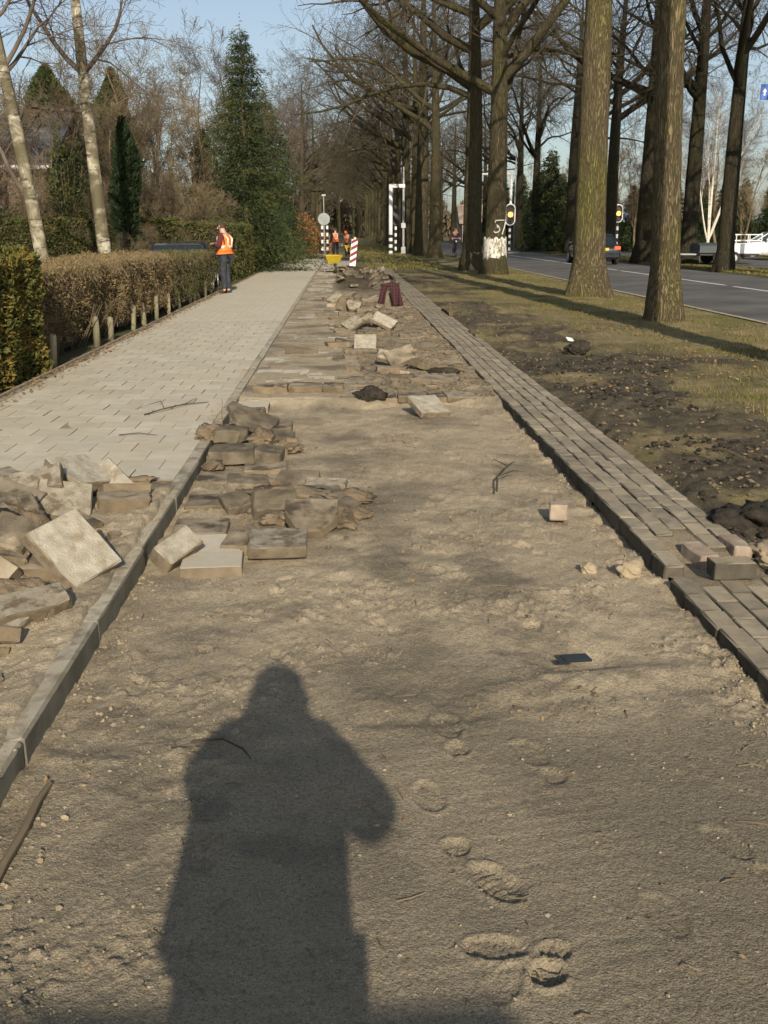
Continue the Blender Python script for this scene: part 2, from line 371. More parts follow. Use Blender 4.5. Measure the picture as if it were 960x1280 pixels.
M['glass'] = plain('car_glass', (0.02, 0.028, 0.035), 0.06, 0, 0.6)
M['plate'] = plain('number_plate', (0.62, 0.45, 0.03), 0.5)
M['tarp'] = plain('dark_tarp', (0.05, 0.062, 0.07), 0.6)
M['roof'] = pmat('roof_tile_grey', (0.07, 0.072, 0.08), (0.12, 0.12, 0.125), 2, 0.8, 20, 0.4, 0.02, 0)
M['wall_brick'] = pmat('house_brick', (0.36, 0.24, 0.19), (0.52, 0.42, 0.36), 3, 0.9, 40, 0.4, 0.01, 0.15, c3=(0.6, 0.55, 0.5), c3scale=2)
M['vest'] = pmat('orange_vest', (0.9, 0.17, 0.03), (0.95, 0.22, 0.04), 7, 0.7, 20, 0.5, 0.02, 0)
M['reflect'] = plain('reflective_band', (0.72, 0.66, 0.58), 0.35)
M['skin'] = plain('skin', (0.50, 0.30, 0.21), 0.6)
M['hair'] = plain('dark_hair', (0.045, 0.028, 0.018), 0.8)
M['jeans'] = pmat('dark_trousers', (0.022, 0.026, 0.034), (0.05, 0.055, 0.066), 7, 0.9, 25, 0.6, 0.02, 0)
M['coat'] = pmat('dark_coat', (0.035, 0.035, 0.042), (0.05, 0.05, 0.058), 7, 0.9, 25, 0.5, 0.02, 0)
M['maroon'] = plain('maroon_coat', (0.09, 0.022, 0.03), 0.9)
M['boot'] = plain('work_boot', (0.06, 0.045, 0.03), 0.8)
M['shirt'] = plaid_mat('red_check_shirt', (0.16, 0.018, 0.016), (0.02, 0.014, 0.014), 16)
M['garment'] = plaid_mat('maroon_garment', (0.028, 0.007, 0.01), (0.065, 0.018, 0.022), 5)
M['water'] = plain('dark_plastic', (0.022, 0.026, 0.03), 0.25)
M['stone'] = pmat('small_stone', (0.28, 0.25, 0.2), (0.42, 0.38, 0.31), 9, 0.9, 60, 0.4, 0.005, 0.3)
M['clod'] = pmat('earth_clod', (0.13, 0.10, 0.066), (0.24, 0.185, 0.12), 10, 0.97, 60, 0.9, 0.015, 0.15)
M['black_soil'] = pmat('black_soil_lump', (0.022, 0.019, 0.015), (0.055, 0.045, 0.032), 14, 0.97, 60, 0.9, 0.015, 0)
M['wood'] = pmat('old_wood_strip', (0.13, 0.10, 0.065), (0.21, 0.165, 0.105), 12, 0.9, 90, 0.5, 0.004, 0, stretch=(1, 0.1, 1))

# ================================================================== THE SETTING
KX, SX = -1.0, 1.5                 # inner faces of the left kerb and of the right brick edging
PAVE_Z = 0.075

def seg_d(X, Y, a, b):
    """distance to segment ab and signed side"""
    ax, ay = a; bx, by = b; dx, dy = bx-ax, by-ay; L2 = dx*dx+dy*dy
    t = np.clip(((X-ax)*dx + (Y-ay)*dy)/L2, 0, 1)
    px, py = ax+t*dx, ay+t*dy
    side = ((X-ax)*dy - (Y-ay)*dx)/math.sqrt(L2)
    return np.hypot(X-px, Y-py), side, t

def footprint(X, Y, cx, cy, rz, depth, scale=1.0, half=None):
    c, s = math.cos(rz), math.sin(rz)
    u = ((X-cx)*c + (Y-cy)*s)/scale; v = (-(X-cx)*s + (Y-cy)*c)/scale
    q = fbm(X, Y, 30, 3, 91) * 0.008
    def blob(cu, cv, ru, rv):
        d = np.sqrt(((u-cu)/ru)**2 + ((v-cv)/rv)**2) + q*9
        return d
    Z = np.zeros_like(X)
    sole = blob(0, 0.06, 0.047, 0.085); heel = blob(0, -0.095, 0.037, 0.042)
    for nm, d in (('sole', sole), ('heel', heel)):
        if half and half != nm: continue
        ins = 1 - sstep(0.86, 1.0, d)
        tread = 0.55 + 0.45*(np.sin(v*2*np.pi/0.021 + np.abs(u)*40) > -0.2)
        Z = Z - depth*ins*tread + depth*0.45*np.exp(-((d-1.13)/0.11)**2)*(1+1.2*fbm(X, Y, 30, 2, 95))
    return Z

def sand_h(X, Y):
    near = 1 - sstep(9.5, 9.78, Y + 0.07*fbm(X, Y, 6, 3, 5) + .28*fbm(X, Y, 1.4, 2, 4)*sstep(-.2, .3, X))
    z = 0.016*fbm(X, Y, 1.1, 4, 11) + 0.010*fbm(X, Y, 5, 4, 21)
    flat = (1-sstep(2.95, 3.15, Y - 0.1*X)) * sstep(-0.5, -0.1, X)         # screeded patch in the near right
    rough = 1 - 0.75*flat
    z = z*(1-0.6*flat)
    cl = fbm(X, Y, 17, 5, 31, 0.6)
    z = z + rough*(0.0036*cl*(.4+sstep(-.1, .3, fbm(X, Y, 1.7, 3, 45))) + 0.008*np.maximum(0, fbm(X, Y, 26, 3, 41) - 0.25) - 0.006*np.maximum(0, fbm(X, Y, 34, 2, 43) - 0.3))
    z = z + 0.0034*fbm(X, Y, 66, 3, 51, 0.75)*(0.3+0.7*rough)
    # clumpy patches
    patch = sstep(0.05, 0.35, fbm(X, Y, 2.1, 3, 61))
    z = z + patch*rough*0.024*np.maximum(0, fbm(X, Y, 30, 4, 71, 0.65))
    # scarp and ridge dragged across the bed
    for a, b, hh, ww in (((0.12, 3.28), (1.52, 3.52), 0.017, 0.09), ((-0.35, 3.05), (1.4, 3.36), 0.008, 0.06), ((-0.95, 2.93), (-0.25, 2.86), 0.012, 0.04)):
        d, sd_, t = seg_d(X, Y, a, b)
        wob = 0.04*fbm(X, Y, 5, 3, 81)
        e = np.exp(-((d+wob)/ww)**2); z = z + hh*e*(0.7+0.6*fbm(X, Y, 12, 3, 83))
    d, sd_, t = seg_d(X, Y, (0.1, 3.15), (1.45, 3.39)); z = z - 0.009*np.exp(-(d/0.05)**2)*(1+fbm(X, Y, 3, 3, 82))
    # drag lines in the flat patch
    z = z + flat*0.0007*np.sin((Y - 0.17*X)*95 + 3*fbm(X, Y, 3, 2, 7))*sstep(-0.1, 0.3, fbm(X, Y, 2.0, 2, 9))
    # loose earth banked against the edges
    eR = np.exp(-((SX - X)/0.11)**2); eL = np.exp(-((X - KX)/0.07)**2)
    z = z + near*eR*(-0.004 + 0.035*fbm(X, Y, 8, 4, 15) + 0.02*sstep(.1, .4, fbm(X, Y, 2.2, 2, 18)))*sstep(2.6, 3.2, Y) + near*eL*(-0.006 + 0.014*fbm(X, Y, 9, 3, 16))
    # hollow by the dark plastic
    z = z - 0.03*np.exp(-((X-0.9)**2+(Y-3.62)**2)/0.02) + 0.022*np.exp(-((X-0.95)**2/0.06+(Y-3.5)**2/0.006))
    z = z - 0.02*np.exp(-((X-0.35)**2/0.02+(Y-3.3)**2/0.03))
    # foot prints
    for (cx, cy, rz, dp, sc, hf) in ((0.245, 2.5, 0.5, 0.012, 1.0, 'heel'), (0.25, 2.62, 0.2, 0.008, 1.0, 'sole'), (0.405, 2.2, 0.5, 0.013, 1.05, 'sole'),
                                      (0.39, 2.0, 1.45, 0.011, .9, None), (0.395, 1.82, 2.7, 0.019, 1.1, 'heel'), (0.36, 1.93, 2.7, 0.005, .8, 'sole'),
                                      (0.6, 2.86, 0.3, 0.008, 1.0, None), (0.34, 3.06, 0.1, 0.012, 1.1, None), (-0.62, 3.86, 0.8, 0.012, 0.9, 'heel'), (-0.33, 3.78, 0.8, 0.012, 0.9, 'heel'),
                                      (1.05, 2.35, 0.4, 0.008, 1.0, None), (-0.45, 2.3, 2.4, 0.006, 1.0, 'heel'), (.78, 2.05, .2, .005, 1.0, 'sole'), (.15, 4.05, .6, .009, 1.05, None), (-.3, 4.55, -.2, .010, 1.05, None), (.95, 5.1, .5, .010, 1.1, None), (.1, 6.9, .2, .012, 1.1, None), (.55, 6.1, -.3, .012, 1.1, None), (.3, 8.1, .4, .012, 1.15, None), (.8, 7.4, .1, .012, 1.15, None), (-.75, 3.4, .3, .008, 1., None), (0.75, 4.1, 0.3, 0.014, 1.2, None), (0.45, 4.7, 0.9, 0.012, 1.2, None)):
        m_ = (np.abs(X-cx) < 0.3) & (np.abs(Y-cy) < 0.3)
        if m_.any(): z[m_] += footprint(X[m_], Y[m_], cx, cy, rz, dp, sc, hf)
    # beyond the torn edge the old bedding lies higher, earthy on the right
    rt = sstep(-0.35, 0.25, X + 0.10*fbm(X, Y, 1.4, 2, 19))
    far = 0.066 + rt*(0.0 + 0.03*fbm(X, Y, 2.2, 4, 23) + 0.018*fbm(X, Y, 11, 4, 25)) + (1-rt)*(0.0088 + 0.009*fbm(X, Y, 1.6, 4, 24) + .004*fbm(X, Y, 14, 3, 26))
    heap = sstep(26, 31, Y)*rt*(0.09 + 0.13*fbm(X, Y, 0.8, 4, 27))
    return z*near + (1-near)*(far + heap + 0.3*z)

def sand_soil(X, Y):
    s = sstep(9.6, 10.2, Y)*sstep(-0.15, 0.6, X + 0.5*fbm(X, Y, 1.2, 4, 29))*(0.34 + 0.6*fbm(X, Y, 3, 4, 33))*0.8
    s = s + sstep(25, 30, Y)*0.8*sstep(-0.5, 0, X)
    s = s + 0.75*np.exp(-((X+0.3)**2/0.14 + (Y-5.85)**2/0.16))*sstep(-0.3, 0.3, fbm(X, Y, 9, 3, 35)+0.2) + .4*np.exp(-((X+.7)**2/.08+(Y-7.4)**2/.5))
    s = s + 0.42*np.exp(-((X-0.35)**2/0.35+(Y-8.0)**2/0.9))*sstep(-0.1, 0.4, fbm(X, Y, 3, 4, 36))
    return np.clip(s, 0, 1)

def sand_damp_dim(X, Y):
    flat = (1-sstep(2.8, 3.1, Y - 0.1*X)) * sstep(0.25, 0.8, X + 0.25*fbm(X, Y, 2, 3, 37))
    mid = np.exp(-((X-0.3)**2/0.12+(Y-3.35)**2/0.12)) + 0.7*np.exp(-((X-0.5)**2/0.25+(Y-4.5)**2/0.2))*sstep(-0.1, 0.3, fbm(X, Y, 4, 4, 39))
    track = np.exp(-((X-0.25-.06*np.sin(Y*2))**2)/.012)*sstep(3.3, 3.8, Y)*(1-sstep(6, 7, Y))*.5 + np.exp(-((X-0.75)**2)/.02)*sstep(3.6, 4.2, Y)*(1-sstep(5, 6, Y))*.45
    blot = .55*sstep(.12, .4, fbm(X, Y, 2.6, 4, 38))
    near = .68*(1-sstep(2.3, 4.4, Y + .5*fbm(X, Y, 1.1, 3, 44)))  # foreground dimming painted in, imitating lens and light falloff
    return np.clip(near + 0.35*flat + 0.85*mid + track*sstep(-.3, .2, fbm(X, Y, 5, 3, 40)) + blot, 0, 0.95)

ys = [1.25]
while ys[-1] < 46: ys.append(ys[-1] + max(0.0058, 0.0042*ys[-1]) + (0.0009*ys[-1]**1.5 if ys[-1] > 11 else 0))
o = grid('sand_bed', np.linspace(KX-0.02, SX+0.02, 345), np.array(ys), sand_h, M['sand'], {'soil': sand_soil, 'damp_dim': sand_damp_dim}); tag(o, kind='structure')
zero = lambda X, Y: np.zeros_like(X)
o = grid('path_bed', np.linspace(KX-0.02, SX+0.02, 40), np.concatenate([np.linspace(-12, 1.25, 120)]), lambda X, Y: 0.02*fbm(X, Y, 2, 4, 3)-0.004, M['sand'], {'soil': zero, 'damp_dim': zero}); tag(o, kind='structure')
o = grid('far_path_ground', np.linspace(-1.05, 1.5, 20), np.linspace(45.9, 320, 200), lambda X, Y: 0.03+0.03*fbm(X, Y, 0.7, 3, 3)*sstep(0, 1, X), M['verge'], {'soil': lambda X, Y: 0.3*sstep(-0.4, 0.3, X), 'damp_dim': zero}); tag(o, kind='structure')

# the base sheet to the horizon
o = grid('ground', np.linspace(-175, 175, 40), np.linspace(-60, 345, 40), lambda X, Y: X*0 - 0.13, M['forest']); tag(o, kind='structure')

# sandy strip of the footpath whose tiles are gone
def left_h(X, Y):
    z = 0.045 + 0.02*fbm(X, Y, 2.0, 4, 101) + 0.013*fbm(X, Y, 12, 5, 103, 0.6) + 0.012*np.maximum(0, fbm(X, Y, 28, 3, 105))
    z = z + (0.05 + .014*fbm(X, Y, 3, 3, 109))*sstep(-1.3, -1.08, X) - .06*sstep(-1.065, -1.035, X + .025*fbm(X, Y, 4, 3, 111))
    for cx, cy, sx, sy, hh in ((-1.62, 4.35, 0.10, 0.12, 0.05), (-1.45, 4.05, 0.05, 0.05, 0.05), (-1.9, 5.2, 0.25, 0.25, 0.09), (-1.75, 5.8, 0.4, 0.25, 0.08)):
        z = z + hh*np.exp(-((X-cx)**2/sx+(Y-cy)**2/sy))*(0.9+0.5*fbm(X, Y, 9, 4, 107))
    e = sstep(6.0, 6.5, Y); z = z*(1-e) + e*(0.06)
    return z
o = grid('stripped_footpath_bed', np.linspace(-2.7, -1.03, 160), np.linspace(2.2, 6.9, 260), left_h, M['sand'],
         {'soil': lambda X, Y: np.clip(0.5*np.exp(-((X+1.75)**2/0.1+(Y-5.1)**2/0.2)), 0, 1), 'damp_dim': lambda X, Y: 0.3*sstep(0, 0.3, fbm(X, Y, 3, 3, 5))}); tag(o, kind='structure')
o = grid('footpath_bed', np.linspace(-3.3, -1.06, 8), np.linspace(6.88, 90, 60), lambda X, Y: 0.0672 + 0.0045*sstep(17, 20, Y) + X*0, M['sand'], {'soil': lambda X, Y: X*0+.12, 'damp_dim': zero}); tag(o, kind='structure')
o = grid('stripped_footpath_edge', np.linspace(-3.4, -2.68, 8), np.linspace(1, 6.9, 20), lambda X, Y: X*0+.045, M['sand'], {'soil': zero, 'damp_dim': zero}); tag(o, kind='structure')
o = grid('garden_ground', np.linspace(-90, -3.28, 90), np.linspace(-6, 320, 160), lambda X, Y: 0.03+0.03*fbm(X, Y, 0.6, 3, 8), M['lawn']); tag(o, kind='structure')

# verge between the brick edging and the road
def verge_h(X, Y):
    z = 0.06 + 0.03*fbm(X, Y, 0.9, 4, 201) + 0.018*fbm(X, Y, 4, 4, 203)
    dirt = 1 - sstep(3.3, 4.6, X + 0.7*fbm(X, Y, 0.8, 3, 205) + 0.04*(Y-8))
    z = z + dirt*(0.045*fbm(X, Y, 3.2, 5, 207, 0.6) + 0.02*fbm(X, Y, 13, 4, 209, 0.6))
    z = z + (1-dirt)*0.008*fbm(X, Y, 25, 3, 211)
    z = z - 0.05*np.exp(-((X-2.0)/0.14)**2)*sstep(-0.2, 0.4, fbm(X, Y, 2, 3, 213))
    for cx, cy, hh, s_ in ((2.55, 5.35, 0.12, 0.03), (2.9, 6.0, 0.07, 0.15), (3.2, 8.2, 0.08, 0.3), (2.6, 9.5, 0.06, 0.1), (3.0, 16, 0.14, 1.2), (2.6, 20, 0.16, 1.4), (3.4, 12.5, 0.07, 0.12)):
        z = z + hh*np.exp(-((X-cx)**2+(Y-cy)**2)/s_)*(1+0.5*fbm(X, Y, 7, 3, 215))
    for cx, cy in ((5.55, 17.9), (5.86, 24.95), (5.55, 38.3), (5.25, 42.4)):
        z = z + 0.07*np.exp(-((X-cx)**2+(Y-cy)**2)/0.5)
    e = sstep(6.7, 7.2, X); return z*(1-e) + e*0.085
def verge_soil(X, Y):
    d = 1 - sstep(3.3, 5.5, X + 1.3*fbm(X, Y, 0.8, 4, 205) + 0.03*(Y-8))
    pale = 0.65*sstep(0.0, 0.5, fbm(X, Y, 1.6, 4, 219))
    return np.clip(d*(0.95 - pale) + 0.35*sstep(-0.05, 0.25, fbm(X, Y, 1.1, 4, 221))*sstep(2.2, 3.2, X)*d - 0.6*sstep(13, 16, Y)*d*sstep(-0.3, 0.1, fbm(X, Y, 0.7, 3, 223)), 0, 1)
vy = [2.2]
while vy[-1] < 60: vy.append(vy[-1] + max(0.02, 0.0065*vy[-1]))
o = grid('verge', np.concatenate([np.linspace(1.97, 4.6, 150), np.linspace(4.65, 7.24, 60)]), np.array(vy), verge_h, M['verge'],
         {'soil': verge_soil, 'damp_dim': lambda X, Y: 0.8*sstep(-0.1, 0.4, fbm(X, Y, 0.9, 4, 225))*sstep(3.2, 4.8, X)}); tag(o, kind='structure')
o = grid('verge_behind', np.linspace(1.97, 7.24, 20), np.linspace(-30, 2.25, 40), lambda X, Y: 0.06+0.03*fbm(X, Y, 0.9, 3, 201), M['verge'], {'soil': zero, 'damp_dim': zero}); tag(o, kind='structure')
o = grid('far_verge', np.linspace(1.5, 7.24, 30), np.linspace(59.9, 320, 150), lambda X, Y: 0.06+0.04*fbm(X, Y, 0.7, 3, 201), M['verge'], {'soil': zero, 'damp_dim': lambda X, Y: X*0+0.6}); tag(o, kind='structure')

# road
ROAD_Z = 0.09
o = grid('road', np.linspace(7.2, 14.4, 24), np.linspace(-30, 320, 120), lambda X, Y: ROAD_Z + 0.05*(1-((X-10.8)/3.6)**2), M['asphalt'], smooth=True); tag(o, kind='structure')
rz_at = lambda x: ROAD_Z + 0.05*(1-((x-10.8)/3.6)**2)
for i, y0 in enumerate([14.0, 25.6, 29.2, 41.0, 52.0, 63.0]):
    L = (11.2, 3.0, 11.4, 10.5, 10.5, 30)[i]
    o = grid('centre_line', np.linspace(10.74, 10.88, 3), np.linspace(y0, y0+L, 12), lambda X, Y: rz_at(X)+0.005, M['paint']); tag(o, kind='structure')
for y0 in (20.0, 38.0):
    o = grid('gutter_edge', np.linspace(7.16, 7.3, 3), np.linspace(y0-18, y0+0 if y0 < 30 else 90, 20), lambda X, Y: ROAD_Z+0.012+0.004*fbm(X, Y, 3, 2, 1), M['kerb']); tag(o, kind='structure')
def rv_h(X, Y): return 0.02 + 0.12*sstep(14.36, 14.5, X) + 0.04*fbm(X, Y, 0.5, 3, 301)*sstep(14.5, 15.5, X)
o = grid('roadside_ground', np.concatenate([np.linspace(14.36, 18.4, 36), np.linspace(18.6, 110, 60)]), np.linspace(-30, 320, 160), rv_h, M['lawn']); tag(o, kind='structure')
o = grid('side_lane', np.linspace(16.6, 21, 8), np.linspace(20, 320, 40), lambda X, Y: X*0+0.215, M['asphalt']); tag(o, kind='structure')

# ------------------------------------------------------------------ pieces: tiles, kerb stones, bricks
def tile_mesh(name, sx, sy, h, seed, mat, bev=0.006, cut=None):
    r_ = random.Random(seed)
    bm = bmesh.new(); bmesh.ops.create_cube(bm, size=1)
    for v in bm.verts: v.co = Vector((v.co.x*sx, v.co.y*sy, (v.co.z-0.5)*h))
    bmesh.ops.bevel(bm, geom=[e for e in bm.edges if all(v.co.z > -0.001 for v in e.verts)] + [e for e in bm.edges if abs(e.verts[0].co.z-e.verts[1].co.z) > 0.01], offset=bev, segments=1, affect='EDGES')
    for v in bm.verts:
        v.co += Vector((r_.uniform(-1, 1), r_.uniform(-1, 1), r_.uniform(-1, 1)))*bev*0.35
    me = bpy.data.meshes.new(name); bm.to_mesh(me); bm.free(); me.materials.append(mat); return me

fp = bpy.data.objects.new('footpath', None); COL.objects.link(fp); tag(fp, 'pale grey concrete tile footpath between the left hedge and kerb', kind='structure')
tm = [tile_mesh('paving_tile', 0.2985, 0.2985, 0.06, i, M['tile'], .003) for i in range(5)]
hm = [tile_mesh('paving_tile', 0.1485, 0.2985, 0.06, 20+i, M['tile'], .003) for i in range(3)]
def piece(name, me, loc, rot, parent):
    o = bpy.data.objects.new(name, me); COL.objects.link(o); o.parent = parent; o.location = loc; o.rotation_euler = rot; return o
P_ = 0.3005
X0 = -1.09 - 7*P_
row = 0; cnt = 0; y = 6.42
far_rows = []
while cnt < 294:
    offs = [(X0 + (i+0.5)*P_, 0) for i in range(7)] if row % 2 == 0 else [(X0+0.25*P_, 1)] + [(X0 + (i+1)*P_, 0) for i in range(6)] + [(X0+6.75*P_, 1)]
    for x, hf in offs:
        if row == 0 and x < -2.6: continue
        zz = PAVE_Z + rng.gauss(0, 0.0011) + 0.003*float(fbm(np.array(x), np.array(y), 0.5, 2, 77)) - 0.002
        piece('paving_tile', rng.choice(hm if hf else tm), (x + rng.gauss(0, .0012), y + P_/2 + rng.gauss(0, .0015), zz), (rng.gauss(0, .0035), rng.gauss(0, .004), rng.gauss(0, .005)), fp); cnt += 1
    y += P_; row += 1
mb_v = []; mb_f = []
def quadbox(cx, cy, z, sx, sy, b=0.0015):
    n = len(mb_v); x0, x1, y0, y1 = cx-sx/2, cx+sx/2, cy-sy/2, cy+sy/2
    mb_v.extend([(x0, y0, z-.05), (x1, y0, z-.05), (x1, y1, z-.05), (x0, y1, z-.05), (x0+b, y0+b, z), (x1-b, y0+b, z), (x1-b, y1-b, z), (x0+b, y1-b, z)])
    mb_f.extend([(n+4, n+5, n+6, n+7), (n, n+1, n+5, n+4), (n+1, n+2, n+6, n+5), (n+2, n+3, n+7, n+6), (n+3, n, n+4, n+7)])
while y < 62:
    for x, hf in ([(X0 + (i+0.5)*P_, 0) for i in range(7)] if row % 2 == 0 else [(X0+0.25*P_, 1)] + [(X0 + (i+1)*P_, 0) for i in range(6)] + [(X0+6.75*P_, 1)]):
        quadbox(x, y+P_/2, PAVE_Z + rng.gauss(0, .0004), 0.15 if hf else 0.3, 0.3)
    y += P_; row += 1
quadbox(X0 + 3.5*P_, (y+95)/2, PAVE_Z-0.004, 7*P_, 95-y)
o = np_mesh('far_paving_tiles', np.array(mb_v), np.array(mb_f), M['tile'], fp); tag(o, kind='stuff')

kb = bpy.data.objects.new('kerb', None); COL.objects.link(kb); tag(kb, 'narrow concrete kerb between footpath and dug out cycle path', kind='structure')
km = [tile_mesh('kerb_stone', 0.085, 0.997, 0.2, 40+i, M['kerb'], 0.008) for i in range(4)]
y = 0.9
while y < 60:
    near_drop = 0.0
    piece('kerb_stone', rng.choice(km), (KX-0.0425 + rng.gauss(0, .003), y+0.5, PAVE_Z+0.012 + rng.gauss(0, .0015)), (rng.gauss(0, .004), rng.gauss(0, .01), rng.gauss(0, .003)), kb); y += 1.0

be = bpy.data.objects.new('brick_edging', None); COL.objects.link(be); tag(be, 'dark clinker brick strip along the right edge of the bed', kind='structure')
bm_ = [tile_mesh('brick', 0.099, 0.198, 0.085, 60+i, M['brick'], 0.007) for i in range(6)]
mb_v.clear(); mb_f.clear(); cnt = 0
for part in (1, 0):
    for rowi in range(5):
        x = SX + 0.05 + rowi*0.102
        y = (4.52, 3.0)[part] + (0.1 if rowi % 2 else 0)
        yend = 60 if part == 0 else 4.25
        while y < yend:
            wob = 0.02*float(fbm(np.array(0.0), np.array(y), 0.35, 2, 55)) if part == 0 else 0
            skip = part == 0 and ((rowi in (1, 2) and y < 4.95 and rng.random() < .9) or (rowi in (3, 4) and y < 4.75))
            skip = skip or (part == 1 and rowi >= 3 and rng.random() < .12)
            if not skip:
                dz = rng.gauss(0, .0022) + 0.012*float(fbm(np.array(x), np.array(y), 0.9, 2, 66))
                zz = (0.088 if part == 0 else 0.055) + dz
                if y < 16.6 and cnt < 300:
                    piece('brick', rng.choice(bm_), (x + wob + rng.gauss(0, .002), y+0.1, zz), (rng.gauss(0, .008), rng.gauss(0, .012), rng.gauss(0, .012)), be); cnt += 1
                else: quadbox(x + wob, y+0.1, zz, 0.098, 0.198)
            y += 0.2035
o = np_mesh('far_bricks', np.array(mb_v), np.array(mb_f), M['brick'], be); tag(o, kind='stuff')
o = grid('edging_bed', np.linspace(SX+0.022, 2.0, 24), np.linspace(2.2, 60, 420), lambda X, Y: 0.076 + 0.008*fbm(X, Y, 6, 3, 9)*sstep(1.52, 1.6, X) - 0.05*np.exp(-((Y-4.62)/.22)**4) - 0.036*(1-sstep(4.2, 4.4, Y)), M['sand'], {'soil': lambda X, Y: X*0+0.35, 'damp_dim': zero}); tag(o, kind='structure')

# tiles of the old cycle path that still lie in place
cp = bpy.data.objects.new('cycle_path', None); COL.objects.link(cp); tag(cp, 'remaining sandy tiles of the half removed cycle path', kind='structure')
cm = [tile_mesh('paving_tile', 0.296, 0.296, 0.06, 80+i, M['tile'], .004) for i in range(4)]
cd = [tile_mesh('paving_tile', 0.296, 0.296, 0.06, 90+i, M['tile_dirty'], 0.009) for i in range(4)]
ch_ = tile_mesh('paving_tile', 0.146, 0.296, 0.06, 95, M['tile_dirty'], 0.008)
mb_v.clear(); mb_f.clear()
row = 0; y = 9.72; cnt = 0
while y < 27.5:
    edge = -0.05 + 0.35*float(fbm(np.array(0.3), np.array(y), 0.45, 3, 404)) - 0.02*(y-10)
    for i in range(9):
        x = KX + 0.012 + P_*(i+0.5) - (0.15 if row % 2 else 0)
        if x < KX + 0.1:
            piece('paving_tile', ch_, (KX+0.08, y+P_/2, PAVE_Z-.006), (0, 0, 0), cp); continue
        if x > SX - 0.16: continue
        dist = x - edge
        if dist < 0.05: p_, me, zz, ti = 1.0, rng.choice(cm), PAVE_Z-0.004, .006
        elif y < 10: p_, me, zz, ti = .6, rng.choice(cd), PAVE_Z-0.005, .02
        else: p_, me, zz, ti = 0.42, rng.choice(cd), PAVE_Z-0.012, .045
        if rng.random() < p_ and cnt < 290:
            piece('paving_tile', me, (x + rng.gauss(0, .004), y+P_/2+rng.gauss(0, .004), zz + rng.gauss(0, .003)), (rng.gauss(0, ti), rng.gauss(0, ti), rng.gauss(0, ti)), cp); cnt += 1
    y += P_; row += 1
while y < 58:
    for i in range(4 if y < 40 else 5): quadbox(KX+0.012+P_*(i+0.5), y+P_/2, PAVE_Z-.001+rng.gauss(0, .0006), .299, .299)
    y += P_
o = np_mesh('far_paving_tiles', np.array(mb_v), np.array(mb_f), M['tile'], cp); tag(o, kind='stuff')
for (x, y, me, zz, rzz) in ((-0.84, 9.4, cm[0], PAVE_Z-.006, 0.01), (-0.86, 9.08, cd[1], PAVE_Z-.012, -.02), (-0.72, 8.72, cd[2], .06, .03), (-0.88, 8.42, cd[0], .05, -.02), (-0.58, 8.42, cd[3], .062, .02), (-0.62, 7.95, cd[1], .058, -.03),
                            (-0.90, 7.95, cd[2], .05, .02), (-0.84, 7.3, cd[0], .074, .03), (-0.56, 7.55, cd[1], .06, -.02), (-0.70, 5.15, cm[1], .035, .12), (-0.66, 4.86, cm[2], .038, .06), (-0.80, 5.5, cd[3], .03, .02), (-0.55, 7.0, cd[3], .03, .05), (-0.84, 6.7, cd[2], .022, 0.0), (-0.82, 6.1, cd[1], .02, .03)):
    piece('paving_tile', me, (x, y, zz), (rng.gauss(0, .02), rng.gauss(0, .02), rzz), cp)

# ================================================================== LOOSE TILES, BRICKS, CLODS
def slab_mesh(name, s, seed, mat, rough=0.004, chip=0.02, brk=0.0):
    r_ = random.Random(seed)
    bm = bmesh.new(); bmesh.ops.create_cube(bm, size=1)
    for v in bm.verts: v.co = Vector((v.co.x*s[0], v.co.y*s[1], v.co.z*s[2]))
    for v in bm.verts:                       # chipped corners
        if r_.random() < 0.45: v.co *= 1 - chip*r_.uniform(0.5, 3)
    if r_.random() < brk:                    # a corner or an end broken off
        for q in range(r_.choice((1, 1, 2))):
            a = r_.uniform(0, 6.28); nn = Vector((math.cos(a), math.sin(a), r_.uniform(-.35, .35))).normalized()
            ext = abs(nn.x)*s[0]/2+abs(nn.y)*s[1]/2
            res = bmesh.ops.bisect_plane(bm, geom=bm.verts[:]+bm.edges[:]+bm.faces[:], plane_co=nn*ext*r_.uniform(.5, .82), plane_no=nn, clear_outer=True)
            bmesh.ops.holes_fill(bm, edges=[e for e in bm.edges if e.is_boundary])
    bmesh.ops.bevel(bm, geom=bm.edges[:], offset=min(0.007, s[2]*0.15), segments=1, affect='EDGES', clamp_overlap=True)
    long_e = [e for e in bm.edges if e.calc_length() > 0.09]
    bmesh.ops.subdivide_edges(bm, edges=long_e, cuts=3, use_grid_fill=True)
    for v in bm.verts: v.co += Vector((r_.gauss(0, 1), r_.gauss(0, 1), r_.gauss(0, 1)))*rough*0.5
    bmesh.ops.triangulate(bm, faces=bm.faces[:])
    me = bpy.data.meshes.new(name); bm.to_mesh(me); bm.free(); me.materials.append(mat); return me

def lump_mesh(name, s, seed, mat, amp=0.35, sub=4):
    bm = bmesh.new(); bmesh.ops.create_icosphere(bm, subdivisions=sub, radius=1.0)
    for v in bm.verts:
        p = v.co.copy()
        d = 1 + amp*float(fbm(np.array(p.x*1.3+p.z), np.array(p.y*1.3-p.z*.7), 1.1, 3, seed)) + amp*.6*float(fbm(np.array(p.x*1.5+p.z*2), np.array(p.y*2-p.z), 3.3, 4, seed+9, .65))
        v.co = Vector((p.x*s[0]*d, p.y*s[1]*d, p.z*s[2]*d))
    me = bpy.data.meshes.new(name); bm.to_mesh(me); bm.free(); me.materials.append(mat); me.polygons.foreach_set('use_smooth', [True]*len(me.polygons)); return me

